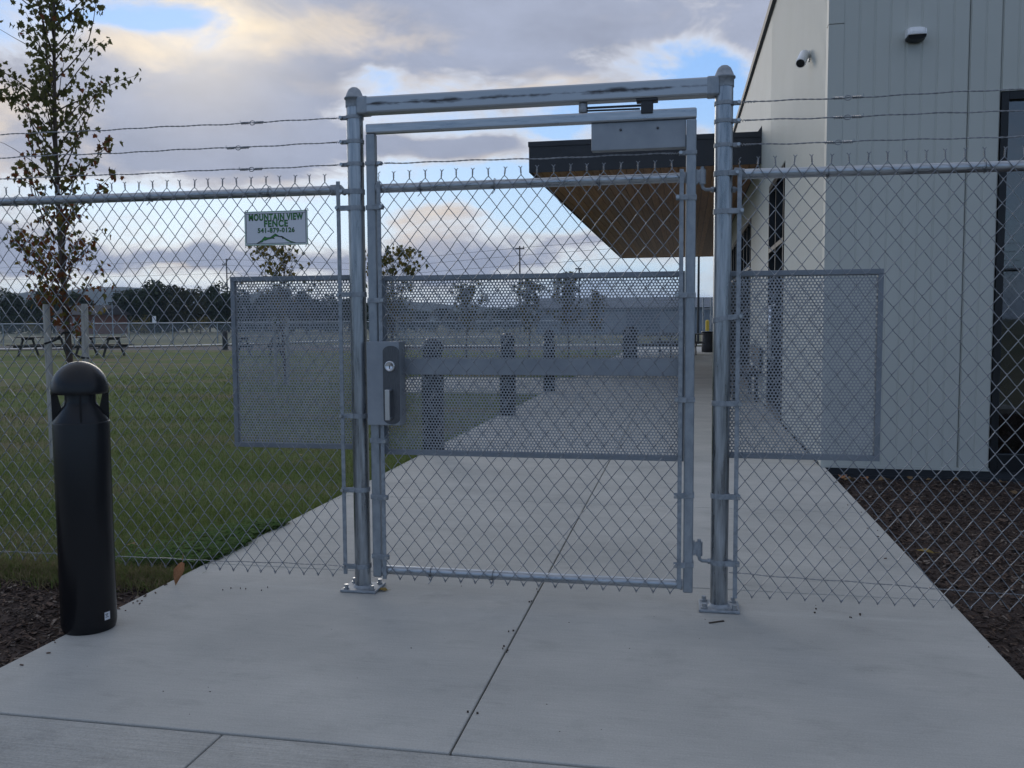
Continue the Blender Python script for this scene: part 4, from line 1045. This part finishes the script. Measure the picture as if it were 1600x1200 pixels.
FT = [(-94.7, 108, 6.32, 5.22, 0, 'dark tree beyond the far fence at the left picture edge'),
      (-96.1, 115, 5.22, 4.39, 4, 'low dark tree beyond the far fence, left of the young maple'),
      (-87.6, 109, 6.53, 5.35, 1, 'dark tree beyond the far fence, directly behind the young maple trunk'),
      (-89.2, 116, 6.03, 4.76, 3, 'dark tree right of the young maple trunk, beside the hill gap'),
      (-79.8, 110, 4.19, 4.06, 4, 'low tree in the gap below the blue hill'),
      (-80.7, 117, 6.44, 4.47, 3, 'shoulder tree left of the tallest round far tree'),
      (-74.0, 111, 7.87, 6.59, 1, 'tallest round tree of the far row, left of the sign'),
      (-75.1, 118, 6.69, 4.84, 0, 'mid-height far tree right beside the tallest round one'),
      (-68.5, 112, 7.20, 5.74, 2, 'broad tree of the far row below the sign'),
      (-68.9, 119, 7.21, 5.82, 4, 'broad tree of the far row just left of the perforated panel'),
      (-62.5, 113, 6.34, 4.71, 1, 'far tree at the left edge of the left perforated panel'),
      (-63.1, 120, 4.79, 4.54, 4, 'low far tree behind the left part of the left perforated panel'),
      (-56.6, 114, 5.67, 4.46, 0, 'far tree behind the middle of the left perforated panel'),
      (-50.3, 108, 6.43, 5.45, 2, 'tall far tree behind the middle right of the left perforated panel'),
      (-49.5, 115, 5.34, 4.78, 1, 'far tree behind the right half of the left perforated panel'),
      (-42.8, 109, 4.50, 5.37, 3, 'far tree behind the left gate post'),
      (-40.3, 116, 4.82, 5.61, 1, 'far tree behind the lock box side of the gate'),
      (-33.8, 110, 2.99, 5.26, 4, 'low bushy far tree seen through the left of the gate panel'),
      (-29.9, 117, 3.48, 6.39, 2, 'low far tree seen through the middle of the gate panel'),
      (-21.9, 111, 3.31, 6.78, 4, 'low far tree seen through the gate panel past the second bollard'),
      (-15.2, 118, 3.27, 7.02, 0, 'low far tree seen through the gate panel past the third bollard'),
      (-5.7, 112, 3.35, 6.48, 2, 'far tree seen through the gate panel below the canopy end'),
      (1.2, 119, 3.74, 5.88, 4, 'far tree at the end of the walkway beside the building')]
for i, (x, y, h, wd_, k, l) in enumerate(FT):
    t = thing('tree', l, 'tree', (x, y, -.1), 'trees beyond the far fence', local=True); t.rotation_euler.z = i*1.3; q = wd_/(1.12*(1.0, .9, 1.15, .8, 1.3)[k])*1.32; t.scale = (q, q, h/1.0)
    me = CR[k]
    obj('crown', me, None, t)
    if not len(me.materials): me.materials.append(LEAFT2 if k == 2 else LEAFT)
    obj('trunk', TK, BARK, t)
# little yellow-green shrub before the far trees
for i, (x, y, h, l) in enumerate(((-65.5, 96, 2.4, 'yellow-green bush in front of the dark far trees'), (-80.5, 96, 2.0, 'small yellowing bush near the hill gap beyond the far fence'), (-57, 96, 2.2, 'olive bush behind the left edge of the perforated panel'))):
    t = thing('bush', l, 'bush', (x, y, -.1), 'bushes beyond the far fence', local=True); t.scale = (h, h, h); me = crown_mesh(60+i, None, 700, 1.3); me.materials.append(LEAFY); obj('foliage', me, None, t)
    m = MB(); m.tube([(0, 0, 0), (.02, 0, .5)], [.04, .02], 6); obj('stem', m, BARK, t)

# far brick house and shed
hs = thing('house', 'low brick house with dark roof among the far trees', 'house', (-78, 104, 0))
m = MB(); m.box(-81, -74.5, 101, 107, -.2, 2.4); obj('wall', m, pmat('brick_far', (.16, .07, .05), .9, vs=6, c2=(.21, .10, .07)), hs)
m = MB(); m.prism([(100.4, 2.4), (107.6, 2.4), (104, 3.7)], -81.4, -74.1, 'x'); obj('roof', m, pmat('roof_far', (.06, .055, .055), .9), hs)
for x in (-80, -77.4): m = MB(); m.box(x, x+1.0, 100.93, 101.0, .8, 1.9); obj('window', m, WHITE, hs)
sg2 = [(-76.3, 95, 'small white sign on a post before the far brick house'), (-62.6, 95, 'white marker sign beyond the far fence, left of the perforated panel')]
for x, y, l in sg2:
    t = thing('marker_sign', l, 'sign', (x, y, 0)); m = MB(); m.box(x-.25, x+.25, y-.02, y+.02, 1.3, 2.1); obj('board', m, WHITE, t); m = MB(); m.tube([(x, y+.03, -.1), (x, y+.03, 2.0)], .04, 6); obj('post', m, BAND, t)

# far chain-link fence
ff = thing('far_fence', 'low chain link fence crossing beyond the picnic tables', 'fence', (-20, 46, 0))
m = MB(); m.tube([(-75, 46, 1.24), (-3, 46, 1.24)], .035, 8); obj('top_rail', m, GALVH, ff)
pm = MB(); pm.tube([(0, 0, -.1), (0, 0, 1.27)], .035, 8); pme = pm.mesh('post')
for i in range(25): o = obj('post', pme, GALV, ff); o.location = (-74.6+i*3.0, 46, 0)
fm = bpy.data.materials.new('far_link_fabric'); fm.use_nodes = True; fb = fm.node_tree.nodes['Principled BSDF']; fb.inputs['Base Color'].default_value = (.38, .42, .44, 1); fb.inputs['Alpha'].default_value = .13; fb.inputs['Roughness'].default_value = .6
m = MB(); m.box(-75, -3, 46.04, 46.045, .02, 1.22); obj('link_fabric', m, fm, ff)
gp = thing('gate_posts', 'two taller posts of the far fence gate behind the leftmost stake', 'gate', (-34, 45.4, 0))
for x in (-36.0, -34.6): m = MB(); m.tube([(x, 45.4, -.1), (x, 45.4, 1.65)], .05, 8); obj('post', m, GALV, gp)
m = MB(); m.tube([(-36, 45.4, .42), (-34.6, 45.4, .42)], .03, 6); obj('rail', m, GALV, gp)
sb = thing('bollard', 'dark short bollard on the far path right of the picnic tables', 'bollard', (-19.2, 33.5, 0), local=True)
m = MB(); m.lathe([(.12, 0), (.12, .78), (.09, .86), (.0001, .89)], 14); obj('pipe', m, TABLE, sb); m = MB(); m.lathe([(.16, 0), (.16, .04), (.13, .05)], 14); obj('base', m, TABLE, sb)

# utility poles and wires
def pole(x, y, h, lab, arms, cat='utility pole', arm_w=.9, rad=.13):
    t = thing('utility_pole', lab, cat, (x, y, 0), 'utility poles far away')
    m = MB(); m.tube([(x, y, -.2), (x, y, h)], [rad, rad*.7], 8); obj('shaft', m, STEELP, t)
    for z, s_ in arms:
        m = MB(); m.box(min(x, x+s_*arm_w) if s_ else x-arm_w, max(x, x+s_*arm_w) if s_ else x+arm_w, y-.06, y+.06, h+z-.06, h+z+.06); m.tube([(x+(s_ or 1)*arm_w*.85, y, h+z), (x+(s_ or 1)*arm_w*.85, y, h+z+.28)], .05, 6); obj('cross_arm', m, STEELP, t)
pole(-92.2, 130, 6.9, 'distant utility pole with cross arm in the hill gap', ((-.3, 0), (-1.0, 0)))
pole(-67.0, 121, 10.9, 'dark utility pole with side insulators left of the panel top', ((-.1, 1), (-.9, -1), (-2.2, 1)), arm_w=.7)
pole(-16.03, 90, 9.2, 'utility pole rising behind the middle of the gate', ((-.3, 0),), arm_w=.5, rad=.11)
wr = thing('power_lines', 'faint power lines strung across the low sky between the poles', 'power lines', (-60, 120, 0))
for z0, z1 in ((10.8, 9.0), (9.9, 8.2), (8.7, 7.2)):
    m = MB(); m.tube([(-200, 150, z0+2.5), (-130, 137, z0+.4), (-67, 121, z0), (-40, 105, z1-.3), (-16, 90, z1), (10, 80, z1+.5)], .016, 4); obj('wire', m, RUBBER, wr)
def lamp_post(x, y, h, lab, head=True, rad=.07):
    t = thing('lamp_post', lab, 'lamp post', (x, y, 0), 'lamp posts beyond the fence'); m = MB(); m.tube([(x, y, -.1), (x, y, h)], [rad, rad*.75], 8); obj('shaft', m, BAND if not head else FLASH, t)
    m = MB(); m.box(x-.28, x+.18, y-.14, y+.14, h, h+.09); obj('lamp_head', m, FLASH, t, bevel=.02)
lamp_post(-6.11, 60, 4.9, 'short lamp post whose head shows just above the gate panel')
lamp_post(2.08, 45, 6.5, 'dark lamp post at the end of the walkway under the canopy')
lamp_post(-45.0, 62, 2.9, 'pale slim lamp post standing beyond the far fence by the hill gap', False, .06)
# far gate frame + shed at the walkway end
fg = thing('far_gate', 'far chain link gate at the end of the walkway', 'gate', (2.6, 40, 0))
for x in (2.25, 2.62, 3.5): m = MB(); m.tube([(x, 40, -.1), (x, 40, 2.3)], .045, 8); obj('post', m, GALV, fg)
m = MB(); m.tube([(2.25, 40, 1.75), (3.5, 40, 1.75)], .03, 6); m.tube([(2.25, 40, .12), (3.5, 40, .12)], .03, 6); obj('rail', m, GALV, fg)
for z in (1.95, 2.1, 2.25): m = MB(); m.tube([(2.25, 40, z), (3.5, 40, z)], .008, 4); obj('line_wire', m, WIRE, fg)
sd_ = thing('storage_building', 'long low bluish building beyond the far end of the lawn', 'building', (-2, 92, 0))
m = MB(); m.box(-14, 16, 88, 96, -.2, 2.5); obj('wall', m, pmat('shed_wall', (.16, .19, .23), .7, vs=1, c2=(.2, .23, .27)), sd_)
m = MB(); m.prism([(87.6, 2.5), (96.4, 2.5), (92, 3.6)], -14.3, 16.3, 'x'); obj('roof', m, pmat('shed_roof', (.10, .12, .15), .6), sd_)
for i in range(5): m = MB(); m.box(-12.4+i*5.6, -10.2+i*5.6, 87.93, 88.02, .0, 2.1); obj('roller_door', m, pmat('shed_door', (.28, .31, .35), .6), sd_)

# hills
def hills():
    mb = MB(); vs = []; nx, ny = 150, 16; q = .62
    for j in range(ny+1):
        for i in range(nx+1):
            x = -2450+3500*i/nx; y = 1350+900*j/ny
            f = math.sin(math.pi*min(1, j/ny*1.0))
            e = 62+38*mnoise.noise(Vector((x*.0016, 2.0, .3)))+20*mnoise.noise(Vector((x*.005, y*.004, 1)))+9*mnoise.noise(Vector((x*.014, y*.012, 5)))
            bump = 38*math.exp(-((x+1330)/150)**2)+16*math.exp(-((x+1150)/90)**2)-10*math.exp(-((x+1000)/120)**2)
            fall = 1 if x < -900 else max(.35, 1-(x+900)/1300)
            vs.append((x*q, y*q, -3+q*max(0, (e+bump)*f**.8*fall)))
    mb.add(vs, [(j*(nx+1)+i, j*(nx+1)+i+1, (j+1)*(nx+1)+i+1, (j+1)*(nx+1)+i) for j in range(ny) for i in range(nx)], True)
    obj('hills', mb, pmat('forest_hill', (.022, .036, .028), .95, vs=.01, c2=(.038, .052, .036)), kind='structure')
hills()

# ================================================================== small ground litter
def fallen(x, y, z, s_, a, mat, lab, cup=.3, tilt=.2, up_=False):
    r = random.Random(int(abs(x*1000+y*77))); mb = MB(); vs = []; n = 9
    outl = [(0, 0), (.22, .12), (.36, .42), (.30, .68), (.14, .88), (0, 1.12), (-.14, .88), (-.30, .68), (-.36, .42), (-.22, .12)]
    outl = [(x_+r.gauss(0, .03), y_+r.gauss(0, .03)) for x_, y_ in outl]
    vs = [(0, .5, .0)]+[(x_, y_, cup*(x_*x_*2.2)+tilt*y_*.4+r.gauss(0, .03)) for x_, y_ in outl]
    fs = [(0, i+1, (i+1) % 10+1) for i in range(10)]
    mb.add(vs, fs, True)
    st_ = MB(); st_.tube([(0, 0, 0), (.03, -.18, .03), (.02, -.34, .05)], .018, 5)
    t = thing('fallen_leaf', lab, 'leaf', (x, y, z), 'fallen leaves around the gate', local=True)
    q = (Matrix.Rotation(a, 4, 'Z') @ Matrix.Rotation(R_(58), 4, 'X') @ Matrix.Rotation(R_(170), 4, 'Z')) if up_ else Matrix.Rotation(a, 4, 'Z')
    t.rotation_euler = q.to_euler(); t.scale = (s_*(.62 if up_ else 1), s_, s_)
    b = obj('blade', mb, mat, t); so_ = b.modifiers.new('thick', 'SOLIDIFY'); so_.thickness = .012
    obj('stem', st_, mat, t)
fallen(-.900, -.040, .098, .105, .35, DEAD[0], 'upright orange-brown dead leaf caught at the fence bottom beside the bollard', .6, .1, True)
fallen(2.82, 1.33, -.05, .085, 1.2, DEAD[2], 'pale yellow fallen leaf alone in the middle of the right mulch bed')
fallen(.125, -.02, .006, .05, 1.4, DEAD[2], 'small yellowish leaf lying beside the left post base plate', .2, .05)
for i, (x, y) in enumerate(((2.72, 3.62), (2.80, 3.55), (2.87, 3.68), (2.98, 3.58))):
    fallen(x, y, -.045, .09, i*1.7, DEAD[i % 2], ('curled brown leaf nearest the building corner on the mulch', 'brown leaf second from the building corner on the mulch', 'tan leaf against the wall base, third from the corner', 'brown leaf lying fourth from the building corner')[i], .8, .3)
for i, (x, y) in enumerate(((3.25, 3.72), (3.42, 3.70), (3.55, 3.72), (3.85, 3.2), (3.95, 3.7))):
    fallen(x, y, -.05, .075, i*2.1, DEAD[1], ('dry tan leaf below the middle of the end wall', 'dry tan leaf below the end wall seam, left one', 'dry tan leaf below the end wall seam, right one', 'tan leaf on open mulch before the storefront', 'dry leaf below the storefront frame')[i], .6, .3)
r = random.Random(21)
for i, (x, y) in enumerate(((-2.35, 5.7), (-3.2, 7.2), (-2.1, 3.9), (-4.3, 6.4), (-1.7, 7.9), (-1.6, .55))):
    fallen(x, y, .0, .07, r.uniform(0, 6), DEAD[1], ('tan leaf on the lawn midway to the tree', 'tan leaf on the brown lawn patch, further back', 'tan leaf on the lawn near the bollard top', 'tan leaf on the lawn beside the stake', 'tan leaf on the lawn before the left panel', 'tan leaf in the grass near the fence bottom')[i])
sp = MB()
for _ in range(90):
    x, y = r.uniform(-.9, 2.55), r.uniform(-1.4, 3.5); s_ = r.uniform(.0009, .0022)*(1.6 if r.random() < .08 else 1)
    sp.obox((x, y, s_*.4), (s_, s_*r.uniform(-.5, .5), 0), (-s_*.3, s_*.6, 0), (0, 0, s_*.4))
for x, y in ((.79, -.02), (.805, .10), (.80, -.45), (.80, -.62), (.80, -.68), (.81, -1.2), (1.55, -.05), (2.02, .02), (2.16, -.02), (2.2, .0), (-.62, -.11), (-.55, -.12), (-.45, -.09)):
    for q in range(2): s_ = r.uniform(.0015, .0036); sp.obox((x+r.gauss(0, .012), y+r.gauss(0, .02), .003), (s_, s_*.4, 0), (-s_*.3, s_*.7, 0), (0, 0, .003))
sp.obox((1.60, -.19, .003), (.03, .018, 0), (-.002, .003, 0), (0, 0, .002))
obj('debris_specks', sp, SOIL, kind='stuff')

# ================================================================== haze
HAZE = True
if HAZE:
    m = bpy.data.materials.new('haze'); m.use_nodes = True; t = m.node_tree; t.nodes.clear()
    o_ = t.nodes.new('ShaderNodeOutputMaterial'); v = t.nodes.new('ShaderNodeVolumePrincipled'); v.inputs['Color'].default_value = (.64, .80, 1, 1); v.inputs['Density'].default_value = .00030
    t.links.new(v.outputs[0], o_.inputs['Volume'])
    hb_ = MB(); hb_.box(-1700, 1700, -1700, 1700, -6, 78); obj('haze', hb_, m, kind='stuff')
for o in ORIG:
    if '_o' in o: del o['_o']
